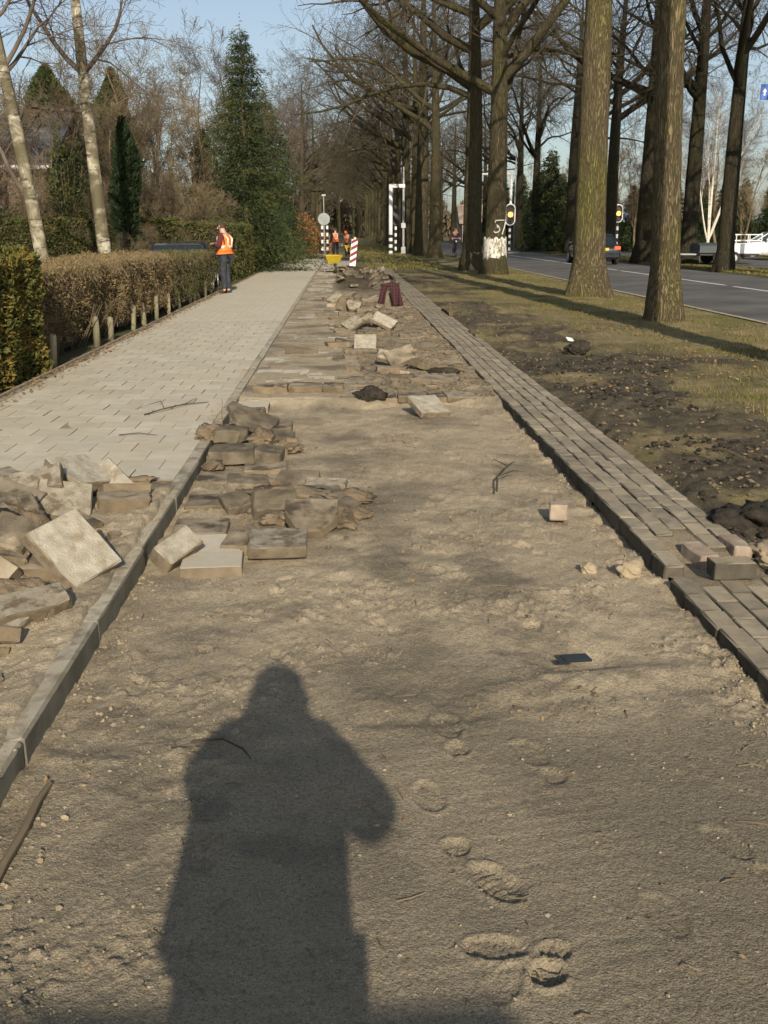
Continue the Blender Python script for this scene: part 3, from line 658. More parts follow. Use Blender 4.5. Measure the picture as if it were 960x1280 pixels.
SL = 0
def slab(name, label, cat, c, s, rot, mat='tile', group=None, rough=0.003, chip=0.02):
    global SL; SL += 1
    o = bpy.data.objects.new(name, slab_mesh(name, s, 500+SL, M[mat], rough, chip, {'tile_dirty': .6, 'tile_earth': .7, 'tile_clean': .15}.get(mat, .3) if 'loose_brick' not in name else 0)); COL.objects.link(o)
    o.location = c; o.rotation_euler = [R(a) for a in rot]
    return tag(o, label, cat, group)
def lump(name, label, cat, c, s, mat, rz=0, amp=0.35, group=None, sub=4):
    global SL; SL += 1
    o = bpy.data.objects.new(name, lump_mesh(name, s, 700+SL, M[mat], amp, sub)); COL.objects.link(o)
    o.location = c; o.rotation_euler = (0, 0, rz)
    return tag(o, label, cat, group)

G1 = 'loose tiles heaped on the stripped footpath'
T3 = (0.3, 0.3, 0.062)
slab('loose_tile', 'large pale concrete tile tilted at the front of the left heap', 'tile', (-1.235, 4.48, 0.205), (0.34, 0.3, 0.075), (15.5, 44.2, -22.5), 'tile_clean', G1)
slab('loose_tile', 'pale tile lying on top at the back of the left heap', 'tile', (-1.555, 5.93, 0.235), (0.30, 0.30, 0.062), (24.8, 5.3, 55), 'tile_clean', G1)
slab('loose_tile', 'grey tile leaning upright in the middle of the left heap', 'tile', (-1.545, 5.50, 0.17), (0.30, 0.30, 0.055), (29, 11.7, 13.5), 'tile_loose', G1)
slab('loose_tile', 'narrow broken tile leaning on the right of the back tile', 'tile', (-1.36, 5.98, 0.19), (0.30, 0.11, 0.06), (35, 22, -48), 'tile_clean', G1)
slab('loose_tile', 'thick earth crusted tile block beside the grey leaning tile', 'tile', (-1.245, 5.62, 0.12), (0.30, 0.16, 0.115), (4, 3, 12), 'tile_dirty', G1, 0.008, 0.05)
slab('loose_tile', 'dirty tile wedged at the left edge above the black clods', 'tile', (-1.80, 5.42, 0.20), (0.30, 0.26, 0.062), (20, 14, -18), 'tile_dirty', G1)
slab('loose_tile', 'flat tile behind the heap touching the left picture edge', 'tile', (-1.93, 5.88, 0.19), (0.30, 0.30, 0.06), (6, 10, 20), 'tile_loose', G1)
slab('loose_tile', 'short stub of tile standing between the heap tiles', 'tile', (-1.66, 5.27, 0.19), (0.09, 0.14, 0.12), (30, -8, 35), 'tile_dirty', G1, 0.006, 0.05)
slab('loose_tile', 'long tile half buried in sand below the large pale tile', 'tile', (-1.42, 3.99, 0.10), (0.34, 0.14, 0.07), (18, 10, -28), 'tile_loose', G1, 0.004)
slab('loose_tile', 'tile sunk in sand with dark lower face at left edge', 'tile', (-1.42, 3.62, 0.06), (0.26, 0.2, 0.07), (-12, 16, 50), 'tile_dirty', G1)
slab('loose_tile', 'dark tile corner at the left picture edge beside kerb', 'tile', (-1.17, 2.98, 0.055), (0.15, 0.12, 0.07), (6, 14, 50), 'tile_dirty', G1)
slab('loose_tile', 'dark encrusted tile at left edge under the clods', 'tile', (-1.66, 4.62, 0.15), (0.24, 0.2, 0.07), (22, -14, 30), 'tile_dirty', G1, 0.008, 0.05)
slab('loose_tile', 'squat block of dark tile left of the large pale tile', 'tile', (-1.52, 4.55, 0.135), (0.12, 0.12, 0.1), (10, 12, 12), 'tile_dirty', G1, 0.006, 0.05)
slab('loose_tile', 'small tile fragment right of the large pale tile', 'tile', (-1.17, 5.12, 0.075), (0.12, 0.09, 0.055), (6, 12, 30), 'tile_dirty', G1, 0.005, 0.06)
slab('loose_tile', 'buried sandy tile edge below the front of the heap', 'tile', (-1.28, 4.13, 0.075), (0.22, 0.10, 0.06), (8, -10, 8), 'tile_dirty', G1, 0.006, 0.05)
for lb, x, y, z, sz, rot, mt in (
    ('tile jutting from the sandy heap at the left edge', -1.78, 5.02, .17, (.3, .2, .06), (18, -22, 40), 'tile_dirty'),
    ('sand covered tile under the black clod', -1.62, 4.78, .12, (.28, .22, .06), (-10, 18, 15), 'tile_dirty'),
    ('half tile standing at the left edge below the clods', -1.58, 4.42, .13, (.2, .16, .06), (38, 22, -30), 'tile_dirty'),
    ('narrow tile strip poking from sand at the heap front', -1.52, 4.12, .10, (.26, .1, .06), (10, 24, 42), 'tile_loose'),
    ('tile corner under the grey leaning tile', -1.42, 5.25, .10, (.22, .2, .06), (14, -8, 60), 'tile_dirty'),
    ('broken tile under the back tile', -1.6, 6.12, .14, (.3, .24, .06), (-8, 12, 10), 'tile_dirty'),
    ('thin shard leaning at the far left of the heap', -2.05, 5.62, .2, (.26, .2, .05), (30, 20, -40), 'tile_loose'),
    ('flat tile piece left of the shard', -2.12, 6.1, .16, (.3, .26, .06), (5, -6, 30), 'tile_loose'),
    ('tile chip on the sand below the heap', -1.3, 4.78, .07, (.1, .08, .04), (8, 10, 50), 'tile_dirty'),
    ('long broken slab lying across the lower heap', -1.33, 3.98, .12, (.4, .17, .07), (16, -6, 24), 'tile_loose'),
    ('dark slab tipped down at the lower left edge', -1.45, 3.75, .11, (.3, .26, .07), (-18, 20, 35), 'tile_dirty'),
    ('slab upright on its edge at the left picture edge', -1.74, 4.62, .2, (.3, .07, .26), (8, 20, 35), 'tile_earth'),
    ('earthy slab lying on the clods left of the pale tile', -1.56, 4.66, .24, (.24, .22, .06), (24, 10, -15), 'tile_earth'),
    ('slab leaning away behind the earth crusted block', -1.3, 5.86, .14, (.3, .2, .06), (-20, 8, 30), 'tile_dirty'),
    ('grey slab end sticking out above the dirty tile', -1.72, 5.62, .25, (.3, .2, .06), (26, -12, 8), 'tile_loose'),
    ('small broken wedge in front of the grey tile', -1.4, 5.1, .12, (.16, .12, .06), (20, 15, 70), 'tile_earth'),
    ('wide earthy slab under the large pale tile', -1.38, 4.62, .10, (.34, .3, .06), (6, 10, 10), 'tile_dirty'),
    ('tile lump buried at the left edge beside the kerb', -1.3, 3.35, .07, (.2, .16, .07), (-10, 12, 20), 'tile_dirty')):
    slab('loose_tile', lb, 'tile', (x, y, z), sz, rot, mt, G1, .006, .05)
lump('earth_clod', 'black rooty clod at the left edge of the heap', 'clod', (-1.70, 4.95, 0.20), (0.11, 0.10, 0.08), 'black_soil', 0.4, 0.6)
lump('earth_clod', 'brown rooty clod below the grey leaning tile', 'clod', (-1.62, 5.15, 0.15), (0.10, 0.08, 0.07), 'clod', 1.1, 0.6)
lump('earth_clod', 'sandy clod before the large pale tile', 'clod', (-1.42, 4.22, 0.10), (0.12, 0.09, 0.06), 'clod', 0.2, 0.6)
lump('earth_clod', 'dark clod hanging by the left tile stub', 'clod', (-1.55, 4.72, 0.14), (0.07, 0.06, 0.06), 'clod', 2.2, 0.7)
lump('earth_clod', 'pile of brown debris on paving behind the heap', 'clod', (-1.35, 6.35, 0.085), (0.13, 0.05, 0.02), 'clod', 0.3, 0.7)

G2 = 'loose tiles on the left side of the bed'
slab('loose_tile', 'pale block tipped on its corner against the left kerb', 'tile', (-0.845, 4.90, 0.075), (0.13, 0.26, 0.10), (14, 38, -22), 'tile_clean', G2)
slab('loose_tile', 'flat clean edged tile nearest the camera in the bed', 'tile', (-0.345, 5.06, 0.055), T3, (3, 0, 1.5), 'tile_loose', G2)
slab('loose_tile', 'tile propped with dark hollow under its right end', 'tile', (-0.185, 5.42, 0.085), (0.3, 0.28, 0.06), (24, 2, 2), 'tile_dirty', G2)
slab('loose_tile', 'square tile sunk beside dark hole left of flat tile', 'tile', (-0.56, 5.14, 0.03), (0.15, 0.2, 0.06), (6, 0, -6), 'tile_dirty', G2)
slab('loose_tile', 'upright dirty block at back left of dark earth mound', 'tile', (-0.60, 6.20, 0.085), (0.26, 0.2, 0.09), (8, 4, 6), 'tile_earth', G2, 0.005)
slab('loose_tile', 'dark tile at the left foot of the earth mound', 'tile', (-0.65, 5.93, 0.05), (0.16, 0.22, 0.06), (14, -10, 22), 'tile_earth', G2, 0.006)
slab('loose_tile', 'grey tile lying at the back right of the mound', 'tile', (-0.30, 6.34, 0.075), (0.28, 0.2, 0.06), (18, 0, -3), 'tile_earth', G2)
slab('loose_tile', 'flat grimy tile on the right of the mound', 'tile', (-0.16, 6.0, 0.06), (0.3, 0.28, 0.06), (5, 3, 8), 'tile_earth', G2)
slab('loose_tile', 'pale flat tile on top of the mound', 'tile', (-0.12, 6.22, 0.07), (0.26, 0.16, 0.05), (8, 2, -4), 'tile_loose', G2)
slab('loose_tile', 'tile edge poking out at the mound right corner', 'tile', (0.0, 5.75, 0.05), (0.14, 0.24, 0.07), (3, 6, -30), 'tile_earth', G2)
slab('loose_tile', 'sloping front tile of the mound caked in earth', 'tile', (-0.42, 5.80, 0.07), (0.3, 0.18, 0.07), (26, -3, 4), 'tile_earth', G2, 0.007)
lump('earth_clod', 'dark crumbling clod on the loose tile mound', 'clod', (-0.33, 5.95, 0.07), (0.22, 0.1, 0.055), 'clod', 0.1, 0.7)
lump('earth_clod', 'flat dark clod at the front of the mound', 'clod', (-0.33, 5.65, 0.03), (0.14, 0.07, 0.035), 'clod', 0.5, 0.7)
lump('earth_clod', 'dark root clump sitting beside mound right corner', 'clod', (0.07, 5.72, 0.03), (0.07, 0.06, 0.035), 'clod', 0.5, 0.7)
slab('loose_tile', 'long tile slanting down across the kerb stack', 'tile', (-0.74, 7.92, 0.20), (0.42, 0.26, 0.06), (14, 19, -14), 'tile_earth', G2, 0.005)
slab('loose_tile', 'block under the slanting tile at the kerb', 'tile', (-0.86, 7.72, 0.115), (0.27, 0.2, 0.10), (2, 2, 4), 'tile_earth', G2, 0.005)
slab('loose_tile', 'front block of the kerb stack showing its long face', 'tile', (-0.80, 7.18, 0.075), (0.32, 0.25, 0.095), (3, -1, 3), 'tile_earth', G2, 0.004)
slab('loose_tile', 'right hand block of the kerb stack', 'tile', (-0.54, 7.22, 0.06), (0.2, 0.26, 0.085), (2, 4, -6), 'tile_earth', G2, 0.004)
slab('loose_tile', 'tile end resting low right of the slanting tile', 'tile', (-0.46, 7.76, 0.075), (0.24, 0.2, 0.07), (6, 8, -8), 'tile_earth', G2, 0.004)
lump('earth_clod', 'dark clod wedged between kerb and slanting tile', 'clod', (-1.04, 7.72, 0.12), (0.09, 0.1, 0.07), 'clod', 0.2, 0.6)
lump('earth_clod', 'root clod hanging from the slanting tile end', 'clod', (-0.62, 7.62, 0.10), (0.1, 0.08, 0.06), 'clod', 1.0, 0.7)

for lb, x, y, z, sx, sy, sz in (('dark earth spilled over the mound left side', -.52, 6.02, .05, .16, .1, .05), ('dark earth behind the propped tile', -.12, 5.68, .05, .2, .08, .05), ('dark earth at the mound back', -.42, 6.2, .06, .2, .07, .05), ('dark earth right of the mound top', .02, 6.05, .04, .14, .1, .04), ('dark earth under the slanting tile end', -.42, 7.55, .05, .12, .1, .05), ('small dark clod before the kerb stack', -.9, 6.95, .04, .09, .06, .03)):
    lump('earth_clod', lb, 'clod', (x, y, z), (sx, sy, sz), 'clod', x*9, .75)
P_m = np.random.default_rng(4).normal(0, 1, (900, 2))*np.array([.26, .3]) + np.array([-.3, 5.95])
G3 = 'loose tiles on the old paving further along'
row_l = ('rounded sandy lump of tile at the row left end', 'sandy tile lump in the middle of the crusted row', 'sandy tile lump at the crusted row right end')
for k, (x, sx) in enumerate(((-0.72, 0.34), (-0.38, 0.34), (-0.10, 0.22))):
    slab('loose_tile', row_l[k], 'tile', (x, 10.12, 0.11), (sx, 0.22, 0.075), (4, 0, (-2, 2, -4)[k]), 'tile_dirty', G3, 0.010, 0.06)
slab('loose_tile', 'pale tile tipped forward right of the dark root clump', 'tile', (0.755, 9.12, 0.085), (0.32, 0.3, 0.06), (24, 4, 30), 'tile_clean', G3)
lump('earth_clod', 'dark root clump sitting on the torn paving edge', 'clod', (0.24, 9.68, 0.10), (0.12, 0.09, 0.07), 'black_soil', 0.2, 0.7)
slab('loose_tile', 'grey tile flat in earth right of the pale tipped tile', 'tile', (1.12, 9.85, 0.055), (0.3, 0.3, 0.06), (3, 2, 6), 'tile_loose', G3)
slab('loose_tile', 'flat broad tile half covered in earth on the right', 'tile', (0.98, 10.9, 0.075), (0.5, 0.3, 0.06), (4, 2, -14), 'tile_dirty', G3)
slab('loose_tile', 'low tile in front of the leaning dark tiles', 'tile', (0.53, 11.6, 0.095), (0.32, 0.2, 0.075), (0, 0, 2), 'tile_dirty', G3)
slab('loose_tile', 'dark tile leaning like a lid on the middle heap', 'tile', (0.68, 12.15, 0.18), (0.36, 0.3, 0.06), (28, -18, 14), 'tile_dirty', G3)
slab('loose_tile', 'tile standing behind the leaning dark tile', 'tile', (0.50, 12.2, 0.16), (0.22, 0.24, 0.065), (30, 8, -12), 'tile_loose', G3)
slab('loose_tile', 'crumbled dark tile right of the leaning lid tile', 'tile', (0.92, 11.75, 0.12), (0.28, 0.24, 0.08), (8, 16, 40), 'tile_dirty', G3, 0.008)
lump('earth_clod', 'dark mossy clod trailing right of the leaning tiles', 'clod', (1.12, 11.55, 0.07), (0.16, 0.1, 0.045), 'black_soil', -0.2, 0.6)
slab('loose_tile', 'clean square tile propped up facing the camera', 'tile', (0.29, 13.95, 0.145), (0.31, 0.3, 0.06), (39, 0, -2.6), 'tile_clean', G3)
slab('loose_tile', 'long low tile at the foot of the propped square tile', 'tile', (0.23, 13.42, 0.095), (0.42, 0.22, 0.07), (0, 0, -5), 'tile_loose', G3)
slab('loose_tile', 'thin low tile left of the propped square tile', 'tile', (-0.10, 14.3, 0.10), (0.38, 0.2, 0.065), (0, 0, 3), 'tile_dirty', G3)
slab('loose_tile', 'crusted tile lying alone in line with the left paving', 'tile', (-0.55, 13.5, 0.095), (0.42, 0.2, 0.065), (0, 3, 2), 'tile_dirty', G3, 0.008)
slab('loose_tile', 'sandy tile leaning against others like a ramp', 'tile', (0.18, 16.7, 0.20), (0.36, 0.3, 0.06), (20, -32, 20), 'tile_loose', G3)
slab('loose_tile', 'tile at the top of the ramp heap', 'tile', (0.36, 17.1, 0.24), (0.3, 0.3, 0.06), (24, -22, -10), 'tile_dirty', G3)
slab('loose_tile', 'tile sliding off the right of the ramp heap', 'tile', (0.66, 17.0, 0.19), (0.4, 0.28, 0.065), (24, 24, -20), 'tile_clean', G3)
slab('loose_tile', 'dark tile behind the ramp heap on the left', 'tile', (-0.13, 17.4, 0.11), (0.26, 0.2, 0.06), (12, -12, 10), 'tile_dirty', G3)
slab('loose_tile', 'long flat pale tile before the block cluster', 'tile', (-0.32, 19.6, 0.10), (0.42, 0.26, 0.07), (0, 0, 0), 'tile_loose', G3)
slab('loose_tile', 'flat pale tile right of the long flat tile', 'tile', (0.06, 19.7, 0.10), (0.3, 0.26, 0.07), (0, 2, 3), 'tile_loose', G3)
slab('loose_tile', 'dark tile standing on edge in the block cluster', 'tile', (0.02, 20.9, 0.18), (0.3, 0.08, 0.24), (0, 28, 12), 'tile_dirty', G3)
slab('loose_tile', 'pale tile tipped right in the block cluster', 'tile', (0.20, 20.7, 0.17), (0.3, 0.28, 0.07), (34, 12, -14), 'tile_loose', G3)
slab('loose_tile', 'block with dark end at the cluster right', 'tile', (0.46, 20.4, 0.11), (0.4, 0.22, 0.09), (0, 0, 4), 'tile_dirty', G3)
slab('loose_tile', 'small reddish block left of the cluster', 'tile', (-0.23, 22.0, 0.10), (0.22, 0.16, 0.09), (0, 0, 0), 'brick_red', G3)
slab('loose_tile', 'leaning tile at the cluster back left', 'tile', (-0.16, 23.4, 0.17), (0.34, 0.26, 0.07), (14, -34, 24), 'tile_loose', G3)
slab('loose_tile', 'long pale tile at the very back of the cluster', 'tile', (0.1, 24.6, 0.15), (0.46, 0.26, 0.08), (8, -10, 6), 'tile_loose', G3)
slab('loose_tile', 'dark small tile at the cluster far left', 'tile', (-0.36, 24.2, 0.10), (0.24, 0.2, 0.07), (0, 8, 0), 'tile_dirty', G3)
slab('loose_tile', 'pale slab at the cluster far right before the garment', 'tile', (0.62, 23.4, 0.13), (0.4, 0.28, 0.07), (10, -12, 10), 'tile_loose', G3)
r5 = random.Random(55)
for k in range(34):
    x = r5.uniform(-0.15, 1.5); y = r5.uniform(27.5, 44)
    sz = (r5.uniform(0.2, 0.36), r5.uniform(0.18, 0.3), 0.065)
    z = float(sand_h(np.array([[x]]), np.array([[y]]))[0, 0])
    slab('rubble_tile', 'earthy paving tile in the long dark heap before the beacon', 'tile', (x, y, z+0.07), sz, (r5.uniform(-35, 35), r5.uniform(-35, 35), r5.uniform(0, 180)), 'tile_earth' if r5.random() < .75 else 'tile_dirty', 'tiles strewn through the far rubble heap', 0.005)
r6 = random.Random(66)
for k in range(14):
    x = r6.uniform(0.5, 1.4); y = r6.uniform(10.5, 25)
    slab('tile_fragment', 'small reddish fragment strewn in earth right of the loose tiles', 'fragment', (x, y, float(sand_h(np.array([[x]]), np.array([[y]]))[0, 0])+0.012), (r6.uniform(.06, .16), r6.uniform(.05, .1), .045), (r6.uniform(-15, 15), r6.uniform(-15, 15), r6.uniform(0, 180)), r6.choice(['brick_red', 'tile_dirty', 'tile_loose']), 'fragments strewn along the torn path', 0.004, 0.06)
r7 = random.Random(77)
for k in range(46):
    y = 10.3 + 16*r7.random(); x = r7.uniform(-.1, 1.42) - .02*(y-10)*r7.random()
    z = float(sand_h(np.array([[x]]), np.array([[y]]))[0, 0])
    slab('tile_piece', 'flat broken tile piece bedded in the torn right half of path', 'fragment', (x, y, z+.006), (r7.uniform(.12, .34), r7.uniform(.1, .28), .06), (r7.gauss(0, 6), r7.gauss(0, 6), r7.uniform(-25, 25)), r7.choice(['tile_earth', 'tile_dirty', 'tile_dirty', 'tile_loose']), 'broken tile pieces bedded in the path', .006, .05)
# bricks beside the edging
slab('loose_brick', 'pale worn cube of brick alone on the sand', 'brick', (1.215, 5.60, 0.062), (0.105, 0.10, 0.095), (0, 0, -12), 'brick_red', None, 0.003, 0.04)
slab('loose_brick', 'dark brick lying across the gap in the edging', 'brick', (1.775, 4.42, 0.105), (0.205, 0.105, 0.085), (0, 0, 3), 'brick', None, 0.003)
slab('loose_brick', 'reddish brick with broken end in the edging gap', 'brick', (1.74, 4.74, 0.06), (0.1, 0.2, 0.085), (4, 0, 10), 'brick_red', None, 0.003)
slab('loose_brick', 'red ended brick at the right end of the edging gap', 'brick', (1.96, 4.86, 0.065), (0.1, 0.2, 0.08), (2, 4, 6), 'brick_red', None, 0.003)
lump('sand_clod', 'pale angular sand clod near the edging gap', 'clod', (1.36, 4.60, 0.045), (0.065, 0.05, 0.045), 'crumb', 0.5, 0.5)
lump('sand_clod', 'small sand clod left of the pale angular clod', 'clod', (1.17, 4.66, 0.025), (0.035, 0.035, 0.03), 'crumb', 0.1, 0.5)
lump('sand_clod', 'crumbling sand pile beside the red ended brick', 'clod', (2.12, 4.78, 0.06), (0.12, 0.11, 0.06), 'crumb', 0.9, 0.5)
lump('soil_mound', 'black soil lump at the right edge of the picture', 'soil', (2.28, 5.28, 0.08), (0.22, 0.2, 0.10), 'black_soil', 0.2, 0.6, None, 4)
lump('earth_clod', 'dark clod on the grass verge beside the white scrap', 'clod', (3.06, 13.4, 0.12), (0.14, 0.1, 0.09), 'black_soil', 0.3, 0.6)
slab('paper_scrap', 'white scrap of paper on the grass verge', 'litter', (3.22, 14.6, 0.125), (0.10, 0.07, 0.02), (30, 10, 20), 'white')
slab('paper_scrap', 'pale scrap on the verge near the road by front trunk', 'litter', (6.7, 15.6, 0.13), (0.22, 0.06, 0.02), (8, 6, 20), 'cream')
# black plastic scrap in a hollow
mbp = MB(); mbp.bbox((0, 0, 0), (0.12, 0.055, 0.012), 0.004); mbp.bbox((-0.07, -0.02, -0.004), (0.05, 0.03, 0.01), 0.003)
o = mbp.build('plastic_scrap', M['water']); o.location = (0.885, 3.635, 0.012); o.rotation_euler = (0.1, 0.12, 0.35); tag(o, 'flat black scrap lying in a hollow in the sand', 'litter')
# wooden strip lower left
mbp = MB(); mbp.tube([(-0.885, 2.76, 0.018), (-0.892, 2.66, 0.022), (-0.888, 2.52, 0.02), (-0.895, 2.36, 0.016), (-0.892, 2.28, 0.012)], [0.008, 0.012, 0.013, 0.012, 0.008], 6)
o = mbp.build('wood_strip', M['wood']); tag(o, 'thin weathered wooden strip lying by the left kerb', 'stick')
def twig(label, pts, r, forks=(), mat='twig'):
    mbt = MB(); mbt.tube(pts, [r]*(len(pts)-1)+[r*.5], 5)
    for f in forks: mbt.tube(f, [r*.7]*(len(f)-1)+[r*.3], 5)
    o = mbt.build('twig', M[mat]); return tag(o, label, 'twig')
twig('dark forked twig on the pale paving beside the kerb', [(-1.72, 8.8, .082), (-1.58, 9.0, .10), (-1.45, 9.3, .09), (-1.25, 9.45, .085)], .006, [[(-1.58, 9.0, .1), (-1.66, 9.3, .12), (-1.85, 9.1, .085)], [(-1.45, 9.3, .09), (-1.38, 9.6, .10)]])
twig('curved dark twig on sand in the lower left', [(-0.50, 2.98, .03), (-0.40, 2.99, .034), (-0.33, 2.93, .03), (-0.30, 2.88, .02)], .004)
twig('bent root lying on sand left of the pale brick', [(0.95, 6.2, .03), (1.0, 6.5, .05), (1.12, 6.85, .045), (1.2, 7.05, .03)], .007, [[(1.0, 6.5, .05), (1.12, 6.6, .07), (1.2, 6.65, .05)], [(1.12, 6.85, .045), (1.05, 7.05, .05)]])
twig('thin dark twig lying across the paving near kerb', [(-1.75, 7.9, .08), (-1.6, 7.93, .088), (-1.45, 7.88, .08)], .004)
twig('dry straw stuck upright beside the slanting tile', [(-0.98, 8.2, .08), (-0.985, 8.2, .2), (-0.975, 8.2, .31)], .004, mat='wood')
twig('root sticking out of black soil on the right', [(2.75, 6.6, .1), (2.62, 6.75, .16), (2.5, 6.9, .15)], .009)

# ------------------------------------------------------------------ crumbs and grit, uncountable
def lumps_cloud(name, P, S, mat, seed, parent=None, flat=0.75):
    """many small irregular octahedral lumps in one mesh"""
    g = np.random.default_rng(seed); n = len(P)
    if len(P) > 12000:
        base = np.array([(1, 0, 0), (-1, 0, 0), (0, 1, 0), (0, -1, 0), (0, 0, 1.)]); tri = np.array([(0, 2, 4), (2, 1, 4), (1, 3, 4), (3, 0, 4)])
    else: base = np.array([(1, 0, 0), (-1, 0, 0), (0, 1, 0), (0, -1, 0), (0, 0, 1), (0, 0, -1), (.6, .6, .55), (-.6, .6, .5), (-.6, -.6, .55), (.6, -.6, .5)], float)
    if len(P) <= 12000: tri = np.array([(0, 6, 9), (0, 2, 6), (2, 7, 6), (2, 1, 7), (1, 8, 7), (1, 3, 8), (3, 9, 8), (3, 0, 9), (4, 6, 7), (4, 7, 8), (4, 8, 9), (4, 9, 6), (5, 2, 0), (5, 1, 2), (5, 3, 1), (5, 0, 3)])
    B = base[None]*(1+g.uniform(-.35, .35, (n, len(base), 1))); an = g.uniform(0, 6.28, n); c, s = np.cos(an)[:, None], np.sin(an)[:, None]
    X = B[..., 0]*c - B[..., 1]*s; Y = B[..., 0]*s + B[..., 1]*c; Z = B[..., 2]*flat
    V = np.stack([X, Y, Z], -1)*S[:, None, None]*g.uniform(.7, 1.3, (n, 1, 3)) + P[:, None, :]
    F = (tri[None] + (np.arange(n)*len(base))[:, None, None]).reshape(-1, 3)
    o = np_mesh(name, V.reshape(-1, 3), F, mat, parent, False); tag(o, kind='stuff'); return o
g_ = np.random.default_rng(3)
def scatter(n, x0, x1, y0, y1, hf, wf, smin, smax, pw=3.0, ypow=1.8):
    x = g_.uniform(x0, x1, n); y = y0 + (y1-y0)*g_.random(n)**ypow
    keep = g_.random(n) < wf(x, y); x, y = x[keep], y[keep]
    z = hf(x[None], y[None])[0]; s = smin + (smax-smin)*g_.random(len(x))**pw
    return np.stack([x, y, z + s*0.25], -1), s
P, S = scatter(30000, KX, SX, 1.4, 9.6, sand_h, lambda x, y: 0.12 + 0.88*sstep(0.0, 0.4, fbm(x, y, 2.1, 3, 61))*(1-0.9*(1-sstep(2.9, 3.2, y-.1*x))*sstep(0, .4, x)), 0.0012, 0.0065, 4)
lumps_cloud('sand_crumbs', P, S, M['crumb'], 5)
P, S = scatter(3600, SX-0.25, SX, 2.8, 9, sand_h, lambda x, y: sstep(SX-.28, SX-.02, x)*sstep(-.2, .3, fbm(x, y, 4, 2, 3)), 0.002, 0.012, 5)
lumps_cloud('sand_crumbs', P, S, M['crumb'], 6)
P, S = scatter(2200, KX, KX+.35, 1.6, 5, sand_h, lambda x, y: (1-sstep(KX, KX+.35, x))*sstep(-.15, .3, fbm(x, y, 3, 3, 8)), 0.002, 0.012, 4)
lumps_cloud('sand_crumbs', P, S, M['crumb'], 15)
P, S = scatter(2600, KX, SX, 3.2, 9.5, sand_h, lambda x, y: sstep(.12, .4, fbm(x, y, 1.6, 3, 9)), 0.002, 0.012, 5)
lumps_cloud('earth_crumbs', P, S, M['clod'], 16)
P, S = scatter(5000, -2.3, -1.14, 2.4, 6.4, left_h, lambda x, y: 0.4 + 0.6*sstep(0, .3, fbm(x, y, 3, 3, 4)), 0.0015, 0.009, 4, 1.0)
lumps_cloud('sand_crumbs', P, S, M['crumb'], 7)
P, S = scatter(9000, -0.3, SX, 9.8, 27, sand_h, lambda x, y: sstep(-.2, .6, x), 0.006, 0.024, 3, 1.2)
lumps_cloud('earth_crumbs', P, S, M['clod'], 9)
P, S = scatter(6000, 2.0, 4.4, 3.5, 22, verge_h, lambda x, y: 1-sstep(2.6, 4.3, x), 0.004, 0.022, 4, 1.3)
lumps_cloud('earth_crumbs', P, S, M['clod'], 10)
P, S = scatter(5000, 2.0, 3.8, 3.8, 13, verge_h, lambda x, y: sstep(-.1, .3, fbm(x, y, 1.1, 4, 221)), 0.005, 0.032, 4, 1.3)
lumps_cloud('soil_crumbs', P, S, M['black_soil'], 11)
P, S = scatter(1600, -3.32, -3.16, 6.5, 28, lambda x, y: x*0+0.07, lambda x, y: sstep(-.2, .3, fbm(x, y, 2, 3, 6)), 0.008, 0.03, 3, 1.3)
lumps_cloud('earth_crumbs', P, S, M['clod'], 12)
P, S = scatter(3000, -1.16, -1.0, 2.4, 12, lambda x, y: x*0+0.088, lambda x, y: sstep(-.1, .35, fbm(x, y, 1.5, 3, 61)), 0.0015, 0.007, 3, 1.3)
lumps_cloud('sand_crumbs', P, S, M['crumb'], 13)

P_m = P_m[P_m[:, 0] > KX+.05]; zz_ = sand_h(P_m[None, :, 0], P_m[None, :, 1])[0]; S = .003+.014*np.random.default_rng(6).random(len(P_m))**3
lumps_cloud('earth_crumbs', np.stack([P_m[:, 0], P_m[:, 1], zz_+S*.3], -1), S, M['clod'], 14)
# grass tufts and dead leaves on the verge
def blades(name, P, L, W, mat, seed, lean=0.6, kind='stuff', parent=None, up=True):
    g = np.random.default_rng(seed); n = len(P)
    an = g.uniform(0, 6.28, n); ln = g.uniform(0, lean, n)*L
    d = np.stack([np.cos(an), np.sin(an), np.zeros(n)], -1); sdir = np.stack([-np.sin(an), np.cos(an), np.zeros(n)], -1)
    a = P - sdir*W[:, None]/2; b = P + sdir*W[:, None]/2; m = P + d*ln[:, None]*.4 + np.array([0, 0, 1])*L[:, None]*.6
    t = P + d*ln[:, None] + np.array([0, 0, 1])*L[:, None]*.9
    V = np.stack([a, b, m + sdir*W[:, None]*.4, m - sdir*W[:, None]*.4, t], 1).reshape(-1, 3)
    k = (np.arange(n)*5)[:, None]
    F = np.concatenate([k+np.array([[0, 1, 2]]), k+np.array([[0, 2, 3]]), k+np.array([[3, 2, 4]])])
    o = np_mesh(name, V, F, mat, parent); return tag(o, kind=kind)
def gscatter(n, x0, x1, y0, y1, hf, wf):
    x = g_.uniform(x0, x1, n); y = y0 + (y1-y0)*g_.random(n)**1.3
    k = g_.random(n) < wf(x, y); x, y = x[k], y[k]; return np.stack([x, y, hf(x[None], y[None])[0]-.004], -1)
P = gscatter(120000, 3.0, 7.2, 8, 46, verge_h, lambda x, y: sstep(3.5, 5.4, x + 1.3*fbm(x, y, .8, 4, 205)+.03*(y-8))*(0.15+0.85*sstep(-.05, .3, fbm(x, y, 1.3, 4, 231)))*(1-.7*sstep(6.3, 7.1, x+.4*fbm(x, y, 1, 3, 7))))
blades('verge_grass', P, g_.uniform(.02, .06, len(P)), g_.uniform(.004, .009, len(P)), M['grass'], 21, 1.2)
P = gscatter(16000, 14.5, 16.6, 28, 75, rv_h, lambda x, y: x*0+1)
blades('roadside_grass', P, g_.uniform(.05, .12, len(P)), g_.uniform(.018, .03, len(P)), M['grass'], 22, 1.0)
